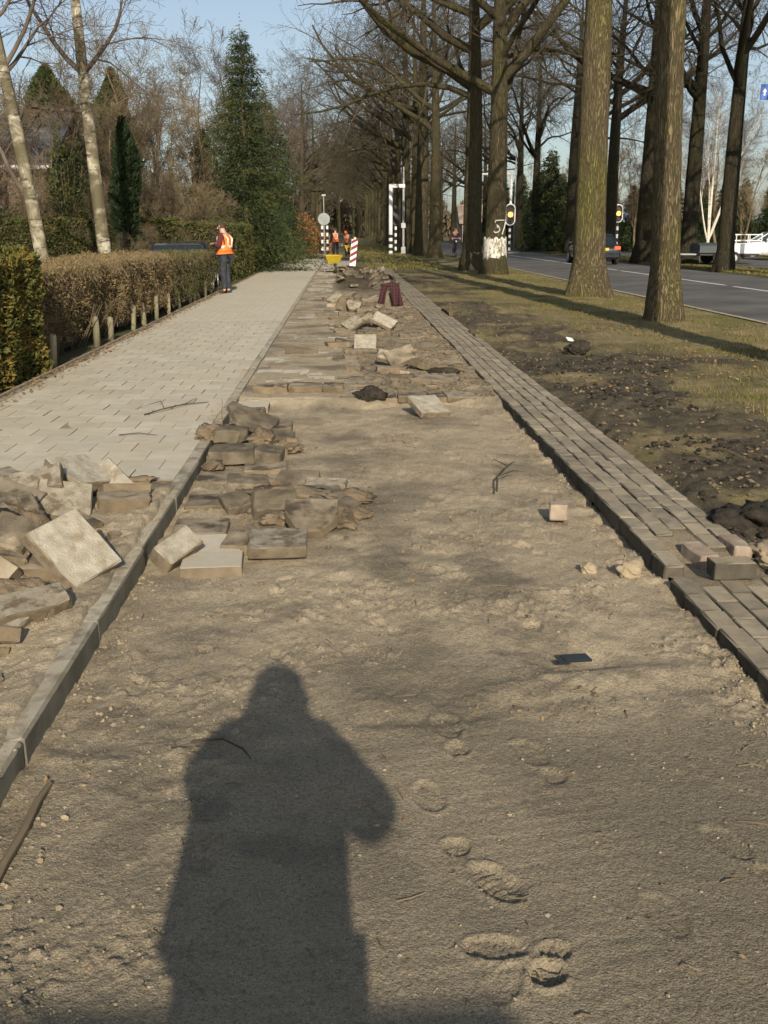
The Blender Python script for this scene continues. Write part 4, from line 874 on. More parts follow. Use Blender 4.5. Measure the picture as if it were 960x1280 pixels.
P = gscatter(9000, -1.0, 4.5, 44, 130, lambda x, y: x*0+.06, lambda x, y: sstep(.8, 1.6, x))
blades('far_verge_grass', P, g_.uniform(.06, .16, len(P)), g_.uniform(.03, .05, len(P)), M['grass'], 23, 1.0)
def flakes(name, P, S, mat, seed, tilt=0.5, parent=None, kind='stuff'):
    g = np.random.default_rng(seed); n = len(P)
    u = np.stack([np.cos(a := g.uniform(0, 6.28, n)), np.sin(a), g.uniform(-tilt, tilt, n)], -1)
    v = np.cross(u, np.stack([g.uniform(-tilt, tilt, n), g.uniform(-tilt, tilt, n), np.ones(n)], -1)); v /= np.linalg.norm(v, axis=1)[:, None]
    u = u*S[:, None]; v = v*S[:, None]*g.uniform(.4, .8, n)[:, None]
    V = np.stack([P-u, P-v, P+u, P+v], 1).reshape(-1, 3); F = (np.arange(n)*4)[:, None] + np.array([[0, 1, 2, 3]])
    o = np_mesh(name, V, F, mat, parent)
    if kind: tag(o, kind=kind)
    return o
P = gscatter(22000, 2.2, 7.6, 6, 40, verge_h, lambda x, y: .06+.94*sstep(0.02, .4, fbm(x, y, .7, 4, 241))); P[:, 2] += .018
flakes('leaf_litter', P, g_.uniform(.008, .026, len(P)), M['litter'], 24, .6)
P = np.stack([g_.uniform(-3.3, -3.05, 900), 6.5+24*g_.random(900)**1.3, np.full(900, .09)], -1)
flakes('leaf_litter', P, g_.uniform(.01, .03, len(P)), M['litter'], 25, .5)

# twig bits and leaf scraps lying about on the sand
x = g_.uniform(KX+.05, SX-.05, 420); y = 1.7+7.8*g_.random(420)**1.4; z = sand_h(x[None], y[None])[0]
Ls_ = []
for a_, b_, c_ in zip(x[:260], y[:260], z[:260]):
    an = g_.uniform(0, 6.28); L_ = .015+.07*g_.random()**2.5; d_ = np.array([math.cos(an), math.sin(an), 0])*L_; p0 = np.array([a_, b_, c_+.004])
    Ls_.append((p0, p0+d_*.5+np.array([0, 0, .004])+g_.normal(0, .003, 3), p0+d_))
V_ = []; F_ = []
for q in Ls_:
    d_ = q[2]-q[0]; s_ = np.array([-d_[1], d_[0], 0])/(np.linalg.norm(d_)+1e-6)*.0016; n_ = len(V_)
    for p_ in q: V_ += [p_-s_, p_+s_, p_+np.array([0, 0, .003])]
    for k_ in (0, 3): F_ += [(n_+k_, n_+k_+3, n_+k_+5, n_+k_+2), (n_+k_+1, n_+k_+2, n_+k_+5, n_+k_+4)]
o = np_mesh('twig_bits', np.array(V_), np.array(F_), M['bush']); tag(o, kind='stuff')
flakes('leaf_litter', np.stack([x[260:], y[260:], z[260:]+.006], -1), g_.uniform(.004, .013, 160), M['litter'], 26, .6)

# ================================================================== TREES, HEDGES, HOUSE
def tubes_np(lines, sides):
    """lines: list of (pts, radii), grouped by point count -> V, F (quads)"""
    Vs, Fs = [], []; off = 0
    byk = {}
    for p, r in lines: byk.setdefault(len(p), []).append((p, r))
    for k, L in byk.items():
        P = np.array([[tuple(q) for q in p] for p, _ in L]); Rr = np.array([r for _, r in L]); n = len(L)
        T = np.empty_like(P); T[:, 1:-1] = P[:, 2:]-P[:, :-2]; T[:, 0] = P[:, 1]-P[:, 0]; T[:, -1] = P[:, -1]-P[:, -2]
        T /= np.linalg.norm(T, axis=2)[..., None]+1e-9
        mt = P[:, -1]-P[:, 0]; ref = np.where((np.abs(mt[:, 0]) > np.linalg.norm(mt, axis=1)*.8)[:, None], np.array([[0., 1, 0]]), np.array([[1., 0, 0]]))
        U = np.cross(T, ref[:, None, :]); U /= np.linalg.norm(U, axis=2)[..., None]+1e-9; W = np.cross(T, U)
        an = np.arange(sides)*2*np.pi/sides
        ring = P[:, :, None, :] + (U[:, :, None, :]*np.cos(an)[None, None, :, None] + W[:, :, None, :]*np.sin(an)[None, None, :, None])*Rr[:, :, None, None]
        Vs.append(ring.reshape(-1, 3))
        i = (np.arange(n)*k*sides)[:, None, None] + (np.arange(k-1)*sides)[None, :, None]; j = np.arange(sides)[None, None, :]; j2 = (j+1) % sides
        Fs.append((np.stack([i+j, i+j2, i+sides+j2, i+sides+j], -1)).reshape(-1, 4) + off); off += n*k*sides
    return np.concatenate(Vs), np.concatenate(Fs)

def rand_perp(d, r_):
    a = Vector((r_.gauss(0, 1), r_.gauss(0, 1), r_.gauss(0, 1))); a -= d*a.dot(d); return a.normalized()

def grow(out, p, d, L, r0, lvl, prm, r_):
    k = prm['seg'][lvl]; wand = prm['wander'][lvl]; trop = prm['trop'][lvl]
    pts = [p.copy()]; rad = [r0]; step = L/k; dd = d.normalized(); dirs = [dd.copy()]
    for i in range(k):
        dd = (dd + rand_perp(dd, r_)*wand*r_.random() + Vector((0, 0, trop))).normalized()
        p = p + dd*step; pts.append(p.copy()); dirs.append(dd.copy()); rad.append(max(prm['rmin'], r0*(1-(i+1)/k*prm['taper'][lvl])))
    out[lvl].append((pts, rad))
    spawn(out, pts, rad, dirs, L, lvl, prm, r_)

def spawn(out, pts, rad, dirs, L, lvl, prm, r_, t0=None):
    if lvl+1 >= len(prm['n']): return
    n = prm['n'][lvl+1]; k = len(pts)-1; n = max(1, int(round(n*r_.uniform(.75, 1.25))))
    t0 = prm['t0'][lvl+1] if t0 is None else t0
    for c in range(n):
        t = t0 + (1-t0)*(c + r_.random())/n; f = min(t*k, k-1e-4); i = int(f); f -= i
        q = pts[i].lerp(pts[i+1], f); rr = rad[i]*(1-f)+rad[i+1]*f
        base = dirs[i+1]; ang = R(r_.uniform(*prm['ang'][lvl+1]))
        nd = base*math.cos(ang) + rand_perp(base, r_)*math.sin(ang)
        LL = prm['len'][lvl+1]*r_.uniform(.6, 1.25)*(1.15-.55*t)
        grow(out, q, nd, LL, min(rr*prm['rr'][lvl+1], rr*.85), lvl+1, prm, r_)

OAK = dict(n=[1, 11, 6, 5, 5, 3], seg=[10, 8, 6, 4, 3, 2], wander=[.1, .42, .5, .55, .6, .5], trop=[0, .035, .02, .03, .03, .0], taper=[.7, .75, .8, .8, .7, .5],
           t0=[0, .42, .25, .15, .1, .1], ang=[(0, 0), (45, 78), (35, 70), (30, 70), (30, 70), (25, 65)], len=[15, 7.5, 3.4, 1.7, .85, .45], rr=[1, .42, .55, .55, .6, .7], rmin=.006)

def trunk_line(h, r, lean, r_, k=16, bend=.05):
    pts, rad, dirs = [], [], []
    x = y = 0.0
    for i in range(k+1):
        t = i/k; z = h*t
        x = lean[0]*z + bend*math.sin(t*5+lean[0]*40+r)*z*.15; y = lean[1]*z + bend*math.sin(t*4+1+r)*z*.12
        pts.append(Vector((x, y, z))); flare = 1 + .42*math.exp(-z/.2) + .1*math.exp(-z/1.2)
        rad.append(r*flare*(1-.88*t**1.7))
    dirs = [(pts[min(i+1, k)]-pts[max(i-1, 0)]).normalized() for i in range(k+1)]
    return pts, rad, dirs

def trunk_obj(name, pts, rad, mat, parent, seed, sides=32, rough=.07):
    # fine tube with real bark relief and root flare
    P = []; Rr = []
    n = len(pts)
    for i in range(n-1):
        m = 8 if i < n*.55 else 3
        for j in range(m):
            f = j/m; P.append(pts[i].lerp(pts[i+1], f)); Rr.append(rad[i]*(1-f)+rad[i+1]*f)
    P.append(pts[-1]); Rr.append(rad[-1]); P[0] = P[0] - Vector((0, 0, .15))
    A = np.arange(sides)*2*np.pi/sides; V = []
    for p, r_ in zip(P, Rr):
        z = p.z; prof = 1 + rough*fbm(np.cos(A)*2.2+seed, np.sin(A)*2.2+z*.25, 1.0, 3, seed) + rough*.55*fbm(A*3.2, A*0+z*1.1, 2.2, 3, seed+3) + .13*math.exp(-max(z, 0)/.22)*np.cos(A*5+seed) + .09*math.exp(-max(z, 0)/.35)*np.cos(A*3-seed*2)
        V.append(np.stack([p.x+np.cos(A)*r_*prof, p.y+np.sin(A)*r_*prof, np.full(sides, z)], -1))
    V = np.concatenate(V); k = len(P)
    i = (np.arange(k-1)*sides)[:, None]; j = np.arange(sides)[None]; j2 = (j+1) % sides
    F = np.stack([i+j, i+j2, i+sides+j2, i+sides+j], -1).reshape(-1, 4)
    return np_mesh(name, V, F, mat, parent, True)

def make_oak(label, h, r, lean, seed, limbs=None, prm=OAK, group='oaks lining the road and path', mat='oak', tmat='twig', nm='oak_tree', cat='tree'):
    r_ = random.Random(seed)
    root = thing(nm, label, cat, (0, 0, 0), 0, group)
    pts, rad, dirs = trunk_line(h, r, lean, r_)
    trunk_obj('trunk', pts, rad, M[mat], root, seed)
    out = {i: [] for i in range(len(prm['n']))}
    if limbs:
        for z0, dv, L, rr in limbs:
            i = min(int(z0/h*16), 15); q = pts[i].lerp(pts[i+1], z0/h*16-i)
            grow(out, q, Vector(dv), L, rr, 1, prm, r_)
    spawn(out, pts, rad, dirs, h, 0, prm, r_)
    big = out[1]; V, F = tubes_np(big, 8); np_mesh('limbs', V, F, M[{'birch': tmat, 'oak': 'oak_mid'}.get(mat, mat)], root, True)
    V, F = tubes_np(out[2] + out[3], 5); a = (V, F)
    o = np_mesh('branches', V, F, M[tmat], root, True)
    V, F = tubes_np(sum([out[i] for i in range(4, len(prm['n']))], []), 3); np_mesh('twigs', V, F, M[tmat], root, False)
    return root

def place(o, x, y, rz=0.0, z=0.05, s=1.0, label=None, group=None):
    o.location = (x, y, z); o.rotation_euler = (0, 0, rz); o.scale = (s, s, s)
    if label: o['label'] = label
    if group: o['group'] = group
    return o

LITE = dict(OAK, n=[1, 11, 6, 5, 4], seg=[8, 7, 5, 3, 2], t0=[0, .4, .22, .15, .1])
NEAR = dict(LITE, n=[1, 8, 4, 4, 2])
# the two thick trunks by the road (their crowns lie above the picture)
o = make_oak('thick straight oak trunk right of centre, standing nearest the camera', 15, .238, (-.045, 0), 1, None, dict(NEAR, t0=[0, .5, .25, .15, .1])); place(o, 5.58, 17.85)
o = make_oak('thickest oak trunk with greenish bark, in front of the dark car', 15.5, .365, (-.022, 0), 2, None, dict(NEAR, t0=[0, .5, .25, .15, .1])); place(o, 5.9, 24.95)
o = make_oak('oak outside the picture whose shadow crosses the grass verge', 15, .30, (.0, 0), 3, None, dict(NEAR, t0=[0, .5, .25, .15, .1])); place(o, 5.60, 10.6)
# trunk with the white painted band, forking
tb = make_oak('oak trunk with a white painted band and chalk mark', 14, .375, (-.005, 0), 4, [(6.6, (.75, .1, .75), 8, .2), (6.2, (-.9, .25, .35), 8.5, .17), (8.0, (.6, -.2, .8), 7, .17), (8.6, (-.7, -.5, .6), 7, .15)], LITE, mat='oak_mid'); place(tb, 5.55, 38.3)
ta = make_oak('slim mossy oak trunk just left of the painted trunk', 14.5, .36, (-.012, 0), 5, [(6.9, (-.85, .2, .5), 9.5, .2), (8.2, (-.95, -.25, .3), 9, .17), (9.5, (-.7, .4, .7), 7.5, .15), (9, (.7, .3, .6), 7, .15)], LITE, mat='oak_mid'); place(ta, 5.22, 42.4)
# prototypes for the avenue
protos = []
for k in range(3):
    protos.append(make_oak('avenue oak', 15 + k, .33+.03*k, (-.01+.01*k, .0), 11+k, [(7.0+k*.5, (-.9, .1*k, .45), 8.5, .17), (8.2, (-.8, -.4, .5), 8, .15)], OAK if k < 2 else LITE, mat='oak_mid'))
av = [(5.64, 63.6, 0, 'oak with tall clean trunk left of the cyclist'), (5.5, 71, 2, 'oak right behind the white signal gantry'), (5.7, 79, 0, None), (5.4, 87, 1, None), (5.6, 95, 2, None), (5.6, 103, 0, None), (5.5, 112, 1, None), (5.4, 121, 2, None), (5.6, 131, 0, None), (5.5, 142, 1, None), (5.5, 154, 2, None), (5.5, 168, 0, None), (5.5, 184, 1, None), (5.5, 202, 2, None), (5.5, 224, 0, None), (5.5, 250, 1, None)]
used = [False]*3; ra = random.Random(9)
AVL = 'far oak in the long row converging behind the signal gantry'
for x, y, k, lb in av:
    o = protos[k] if not used[k] else copy_tree(protos[k]); used[k] = True
    s = 1.0 + ra.uniform(-.08, .14); place(o, x + ra.uniform(-.25, .25), y, ra.uniform(-.7, .7), .05, s, lb or AVL)
    o['group'] = 'oaks lining the road and path' if lb else 'far oaks of the right row'
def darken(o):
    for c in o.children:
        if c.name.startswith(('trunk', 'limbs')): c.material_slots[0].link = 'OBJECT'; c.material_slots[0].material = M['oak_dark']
# row on the far side of the road
far_r = [(14.76, 40.2, 0, 'dark oak trunk on the far verge in front of the trailer'), (16.4, 49.6, 1, 'dark oak trunk left of the white stemmed birch'), (13.75+1.0, 51.5, 2, 'dark leaning oak trunk right of the dark car'), (15.6, 61.5, 0, 'dark oak trunk hidden behind the thickest trunk'), (15.6, 72, 1, 'far verge oak left of the dark car'), (15.7, 33, 2, 'far verge oak beyond the right picture edge')]
for x, y, k, lb in far_r:
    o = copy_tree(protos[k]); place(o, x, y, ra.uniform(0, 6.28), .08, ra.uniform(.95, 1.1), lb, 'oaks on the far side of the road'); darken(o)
for k, y in enumerate((86, 96, 107, 119, 133, 150, 170, 195, 225)):
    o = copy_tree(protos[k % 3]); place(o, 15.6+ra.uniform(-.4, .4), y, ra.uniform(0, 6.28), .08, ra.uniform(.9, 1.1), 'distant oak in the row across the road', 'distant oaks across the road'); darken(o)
# left row far along the path
for k, y in enumerate((112, 122, 133, 146, 164, 186, 212, 244)):
    o = copy_tree(protos[(k+1) % 3]); place(o, -4.6+ra.uniform(-.5, .5), y, 3.14+ra.uniform(-.8, .8), .05, ra.uniform(.9, 1.15), 'distant oak in the row left of the path end', 'distant oaks left of the path')
# closing wood at the end of the avenue
for k in range(16):
    o = copy_tree(protos[k % 3]); place(o, ra.uniform(-14, 20), ra.uniform(258, 300), ra.uniform(0, 6.28), 0, ra.uniform(.9, 1.3), 'bare tree in the wood closing the end of the avenue', 'trees closing the avenue')

# bark paint on the banded trunk
mbp, nt_, b_ = new_mat('flaking_white_paint')
v_ = coords(nt_, 'Object', (1, 1, .35)); f_ = ramp(nt_, noise(nt_, v_, 14, 5, .7), .42, .52)
nt_.links.new(mixc(nt_, f_, (.19, .155, .1), (.66, .64, .58)), b_.inputs['Base Color']); b_.inputs['Roughness'].default_value = .9
bump(nt_, b_, noise(nt_, v_, 25, 5, .7), .9, .02)
def shell(parent, z0, z1, a0, a1, r0, mat, name, lean=-.005, n=24):
    V, F = [], []; kz = 8
    for i in range(kz+1):
        z = z0+(z1-z0)*i/kz
        for j in range(n+1):
            a = a0+(a1-a0)*j/n; rr = r0*(1 + .32*math.exp(-z/.28) + .1*math.exp(-z/1.2))*1.07
            V.append((lean*z+math.cos(a)*rr, math.sin(a)*rr, z + (.05*math.sin(j*1.7+i) if i in (0, kz) else 0)))
    for i in range(kz):
        for j in range(n): F.append((i*(n+1)+j, i*(n+1)+j+1, (i+1)*(n+1)+j+1, (i+1)*(n+1)+j))
    o = np_mesh(name, np.array(V), np.array(F), mat, parent, True); o.modifiers.new('thickness', 'SOLIDIFY').thickness = .012; return o
shell(tb, .60, 1.34, 0, 2*math.pi, .375, mbp, 'painted_band', n=40)
M['chalk'] = pmat('chalk_paint', (.5, .48, .42), (.68, .66, .6), 20, .9, 60, .3, .005)
mk = MB()
def stroke(pts, r=.022):
    q = []
    for u, z in pts:
        a = -math.pi/2 + u/.41; rr = .375*(1 + .1*math.exp(-z/1.2))*1.05
        q.append((math.cos(a)*rr, math.sin(a)*rr, z))
    mk.tube(q, r, 6)
stroke([(-.08, 1.86), (-.07, 1.94), (.1, 1.95), (.25, 1.95), (.4, 1.96)]); stroke([(-.02, 1.80), (.06, 1.72), (.1, 1.62), (.05, 1.55), (-.06, 1.52), (-.12, 1.56)]); stroke([(.38, 1.92), (.3, 1.7), (.2, 1.46)]); stroke([(.0, 1.8), (.0, 1.68)], .015)
mk.build('chalk_mark', M['chalk'], tb)
shell(ta, .05, .75, -1.9, -.2, .36, M['post'], 'scraped_patch', n=14)

# ---- birches
BIRCH = dict(n=[1, 9, 7, 7, 5], seg=[10, 7, 5, 4, 3], wander=[.1, .3, .4, .45, .4], trop=[0, .03, -.01, -.07, -.1], taper=[.7, .8, .8, .7, .5], t0=[0, .3, .2, .2, .1],
             ang=[(0, 0), (30, 60), (30, 65), (25, 60), (20, 50)], len=[12, 3.6, 1.9, 1.0, .55], rr=[1, .4, .5, .5, .6], rmin=.004)
o = make_oak('leaning white barked birch at the left picture edge', 11, .135, (-.125, .02), 31, [(2.2, (-.7, -.1, .9), 2.4, .06), (4.6, (.55, .1, .85), 3, .05)], BIRCH, None, 'birch', 'birch_twig', 'birch_tree'); place(o, -5.95, 21.6)
o = make_oak('upright white birch with dark forked limbs behind the brown hedge', 12, .15, (-.055, 0), 32, [(5.0, (-.8, 0, .75), 3.4, .065), (5.0, (.8, 0, .6), 2.2, .06), (4.2, (-.95, .1, -.05), 2.4, .04)], dict(BIRCH, t0=[0, .5, .2, .2, .1]), None, 'birch', 'birch_twig', 'birch_tree'); place(o, -5.55, 25.2)
# multi stem white birch across the road
wb_ = thing('birch_tree', 'slim multi stemmed white birch across the road by red shrubs', 'tree', (0, 0, 0))
r_ = random.Random(44); out = {i: [] for i in range(5)}
WB = dict(BIRCH, n=[1, 9, 6, 5, 4], len=[7, 2.2, 1.2, .7, .4], trop=[.05, .1, .04, 0, 0], ang=[(0, 0), (12, 30), (20, 45), (20, 50), (20, 50)])
for dv, L, rr in (((.02, 0, 1), 8, .095), ((.28, 0, 1), 7.5, .06), ((-.3, .05, 1), 7, .055), ((-.14, 0, 1), 7, .045), ((.42, .1, 1), 6.5, .045)):
    grow(out, Vector((0, 0, 0.9 if rr < .1 else -.1)), Vector(dv), L, rr, 0, WB, r_)
grow(out, Vector((-1.2, 0, -.1)), Vector((.02, 0, 1)), 6.5, .08, 0, WB, r_)
V, F = tubes_np(out[0] + out[1], 7); np_mesh('trunk', V, F, M['white_bark'], wb_, True)
V, F = tubes_np(out[2] + out[3] + out[4], 3); np_mesh('twigs', V, F, M['birch_twig'], wb_)
place(wb_, 21.3, 61, 0, .1)

# ---- bare thicket trees and shrubs
def make_bare(label, h, seed, mat, stems=1, spread=.2, prm=None, nm='bare_tree', group=None, cat='tree'):
    r_ = random.Random(seed); root = thing(nm, label, cat, (0, 0, 0), 0, group)
    prm = prm or dict(n=[1, 13, 6, 5, 4], seg=[9, 6, 4, 3, 2], wander=[.16, .28, .35, .4, .4], trop=[.03, .07, .05, .03, 0], taper=[.85, .8, .8, .7, .5], t0=[0, .22, .2, .15, .1],
                      ang=[(0, 0), (25, 55), (25, 55), (25, 55), (25, 55)], len=[h, h*.3, h*.13, h*.07, h*.04], rr=[1, .45, .5, .55, .6], rmin=.006)
    out = {i: [] for i in range(5)}
    for s in range(stems):
        a = r_.uniform(0, 6.28); grow(out, Vector((math.cos(a)*spread*.3, math.sin(a)*spread*.3, -.1)), Vector((math.cos(a)*spread, math.sin(a)*spread, 1)), h*r_.uniform(.8, 1.05), h*.012+.02, 0, prm, r_)
    V, F = tubes_np(out[0] + out[1], 5); np_mesh('trunk', V, F, M[mat], root, True)
    V, F = tubes_np(out[2] + out[3] + out[4], 3); np_mesh('twigs', V, F, M[mat], root)
    return root
b1 = make_bare('bare', 9, 51, 'bush'); b2 = make_bare('bare', 7.5, 52, 'bush', 2, .22); SH = dict(n=[1, 10, 7, 5, 4], seg=[6, 5, 4, 3, 2], wander=[.25, .35, .4, .4, .4], trop=[.04, .06, .04, .02, 0], taper=[.85, .8, .8, .7, .5], t0=[0, .12, .15, .1, .1], ang=[(0, 0), (25, 60), (25, 60), (25, 60), (25, 60)], len=[3, 1.3, .7, .4, .25], rr=[1, .5, .55, .6, .6], rmin=.005)
b3 = make_bare('bare', 3.4, 53, 'bush', 4, .35, SH, 'bare_shrub', None, 'shrub')
b4 = make_bare('bare', 10, 54, 'birch_twig', 1, .1)
GL = 'bare garden trees behind the left hedges'
bare_l = [(b1, -9.2, 47, 1.0, 'bare garden tree with wide crown left of the tall spruce'), (b1, -11.5, 52, 1.1, 'bare tree rising behind the two columnar conifers'), (b1, -7.0, 50, .95, 'bare tree just left of the tall spruce'), (b4, -4.3, 62, 1.25, 'tall reddish bare birch above the spruce right shoulder'), (b4, -5.6, 68, 1.2, 'tall greyish bare birch behind the spruce'),
          (b1, -15.5, 44, 1.05, 'bare tree behind the leaning birch at far left'), (b2, -10.3, 39, .9, 'slim bare saplings right of the house gable'), (b2, -8.6, 41, .85, 'slim bare saplings behind the dark columnar conifer'), (b2, -6.9, 43, .9, 'slim bare saplings left of the spruce foot'), (b2, -13.5, 40, .9, 'bare saplings in front of the grey roof'), (b2, -5.4, 58, 1.1, 'bare saplings right of the spruce'), (b4, -3.9, 76, 1.2, 'bare birch where the left garden meets the avenue'), (b1, -8.5, 60, 1.2, 'bare tree crown behind the saplings'), (b1, -10.4, 56, 1.15, 'bare tree right of the narrow columnar conifer'), (b1, -6.3, 57, 1.1, 'bare tree hidden low behind the tall spruce'), (b2, -7.7, 46, 1.05, 'tall slim saplings midway between conifer and spruce'), (b2, -9.6, 44, 1.0, 'slim saplings rising behind the olive shrub'), (b2, -12.0, 47, 1.0, 'slim saplings between the columnar conifers'), (b1, -13.8, 52, 1.1, 'bare tree left of the columnar conifers'), (b2, -5.9, 47, .95, 'slim saplings touching the spruce left side'), (b1, -17.5, 50, 1.1, 'bare crown above the grey roof'), (b2, -11.2, 34.6, .8, 'bare saplings standing right before the house'), (b2, -10.2, 36.3, .85, 'bare saplings at the house corner'), (b2, -12.4, 36.2, .75, 'bare saplings before the house roof'),  (b4, -12.8, 58, 1.1, 'reddish bare tree far behind the columnar conifers')]
seen = set()
for pr, x, y, s, lb in bare_l:
    o = pr if pr not in seen else copy_tree(pr); seen.add(pr); place(o, x, y, ra.uniform(0, 6.28), .03, s, lb, GL)
shr = [(-6.0, 30.2, .45), (-9.4, 35.5, .8), (-7.9, 36.8, .9), (-5.9, 37.5, .85), (-8.4, 40.5, 1.0), (-11.8, 35.5, .75), (-6.3, 42.5, 1.0)]
for i, (x, y, s) in enumerate(shr):
    o = b3 if i == 0 else copy_tree(b3); place(o, x, y, ra.uniform(0, 6.28), .03, s, 'leafless twiggy shrub in the garden behind the trimmed green hedge', 'leafless garden shrubs')

# ---- conifers
def cone_foliage(name, H, R0, n, mat, parent, seed, zb=.3, tier=.40, droop=.25, size=(.06, .16), power=.85, flat=.5, col=False):
    g = np.random.default_rng(seed)
    t = 1-np.sqrt(1-g.random(n)*.985)                      # denser low
    if col: t = g.random(n)**1.05
    h = zb + (H-zb)*t
    hq = np.round(h/tier)*tier + g.normal(0, tier*.27, n) if not col else h
    az = g.uniform(0, 6.28, n)
    if not col:
        kb_ = 11; az = (np.round((az + np.round(h/tier)*2.4)*kb_/6.28)*6.28/kb_) - np.round(h/tier)*2.4 + g.normal(0, .2, n)
    rmax = R0*np.clip(1-(hq-zb)/(H-zb), 0.01, 1)**power
    if col: rmax = R0*np.minimum(1, 3.2*(1-t)**.8)*(.65+.35*np.minimum(1, t*4))
    if not col: rmax *= 1 + .5*fbm(np.round(h/tier)*7.3, np.round(az*1.75)*3.1, 1.0, 2, seed)
    rmax *= 1 + .2*np.sin(az*3+hq*2.1) + .14*np.sin(az*7-hq*5) + .16*np.sin(hq*1.9+az)
    f = g.random(n)**(.6 if not col else .22)
    rr = rmax*f
    P = np.stack([rr*np.cos(az), rr*np.sin(az), hq - droop*rr*f + (.10*R0*f**4 if not col else 0)], -1)
    S = g.uniform(*size, n)
    out = np.stack([np.cos(az), np.sin(az), g.normal(-.35 if not col else 1.2, .35, n)], -1); out += g.normal(0, .45, (n, 3)); out /= np.linalg.norm(out, axis=1)[:, None]
    v = np.cross(out, g.normal(0, 1, (n, 3))); v /= np.linalg.norm(v, axis=1)[:, None]
    u = out*S[:, None]; v = v*S[:, None]*flat
    V = np.stack([P-u*.6, P-v*.6, P+u, P+v*.6], 1).reshape(-1, 3); F = (np.arange(n)*4)[:, None] + np.array([[0, 1, 2, 3]])
    return np_mesh(name, V, F, mat, parent)
def conifer(label, H, R0, n, mat, seed, nm='spruce_tree', **kw):
    root = thing(nm, label, 'tree')
    mbt = MB(); mbt.tube([(0, 0, -.1), (0, 0, H*.5), (0, 0, H*.93)], [H*.016, H*.010, .008], 8); mbt.build('trunk', M['bush'], root, True)
    if not kw.get('col'):
        r_ = random.Random(seed); L = []
        for i in range(70):
            z = .4+(H-.6)*i/70; a = r_.uniform(0, 6.28); rr = R0*(1-z/H)**.85*.85
            L.append(([Vector((0, 0, z)), Vector((math.cos(a)*rr*.5, math.sin(a)*rr*.5, z-.06*rr)), Vector((math.cos(a)*rr, math.sin(a)*rr, z-.2*rr))], [.02, .014, .006]))
        V, F = tubes_np(L, 4); np_mesh('branches', V, F, M['bush'], root)
    cone_foliage('crown', H, R0, n, M[mat], root, seed, **kw); return root
sp = conifer('tall dark spruce with pointed top at the end of the hedge', 10.0, 2.3, 56000, 'spruce', 61, power=.9, size=(.05, .12), flat=.3); place(sp, -3.75+.3-.4, 43, 0, 0)
o = conifer('broad yellow green spruce overlapping the tall spruce on its right', 6.4, 1.7, 30000, 'spruce', 62, size=(.04, .1), flat=.35); place(o, -4.2, 62, 0, 0, 1.5)
o = copy_tree(o); place(o, -3.7, 53, 2, 0, .8, 'smaller spruce further along the left side of the path')
o = conifer('slender dark green columnar conifer behind the brown hedge', 4.7, .36, 12000, 'dark_conifer', 63, 'columnar_conifer', col=True, size=(.06, .13)); place(o, -6.3, 31.6)
o = conifer('tall brownish columnar conifer left of the upright birch', 8.2, 1.25, 20000, 'evergreen', 64, 'columnar_conifer', col=True, size=(.1, .2)); place(o, -12.3, 46.5); cc = o
o = copy_tree(cc); place(o, -9.9, 48, 1.4, 0, 1.02, 'tall narrow columnar conifer right of the upright birch'); o.scale = (.75, .75, 1.02)
o = conifer('middling green conifer between the saplings and the tall spruce', 7.0, 1.5, 16000, 'dark_conifer', 65); place(o, -6.6, 52); mid = o
far_con = [(13.6-.1, 82, 1.08, 'pointed spruce across the road behind the round signs'), (11.8+6, 98, .9, 'spruce left of the round signs across the road'), (22.5, 84, .85, 'spruce right of the round signs across the road'), (19, 112, .9, 'distant spruce behind the round signs')]
o0 = conifer('x', 7.6, 2.1, 20000, 'spruce', 66)
for i, (x, y, s, lb) in enumerate(far_con):
    o = o0 if i == 0 else copy_tree(o0); place(o, x+2.6, y, i*1.3, .05, s, lb, 'spruces across the road')
for i in range(14):
    o = copy_tree(mid); place(o, 22+i*1.9+ra.uniform(-.6, .6), 76+ra.uniform(-3, 16)+i*.3, ra.uniform(0, 6.28), .05, ra.uniform(.75, 1.15), 'dark conifer in the evergreen belt behind the trailer', 'evergreen belt across the road')
for i, (x, y) in enumerate(((21.2, 86), (22.6, 92), (19.9, 97), (24.2, 88), (18.0, 101), (23.3, 80))):
    o = copy_tree(mid); place(o, x, y, ra.uniform(0, 6.28), .05, ra.uniform(.75, .95), 'dark conifer in the gap right of the dark car', 'conifers in the gap behind the car')
for i in range(13):
    o = copy_tree(mid); place(o, 17.0+i*1.0, 112+ra.uniform(-6, 14), ra.uniform(0, 6.28), .05, ra.uniform(.9, 1.35), 'dark distant conifer behind the signal across the road', 'distant conifers across the road')
for i, (x, y) in enumerate(((20.5, 92), (24.5, 68), (27.5, 72), (22.6, 74), (31, 68), (25.6, 88), (30, 90), (18.5, 104), (21.5, 100), (23.5, 96), (20.2, 84), (22, 82), (21.2, 76))):
    o = copy_tree(b1 if i % 2 else b2); place(o, x, y, ra.uniform(0, 6.28), .05, ra.uniform(.9, 1.1), 'brown bare tree in the gardens across the road', 'bare trees across the road')

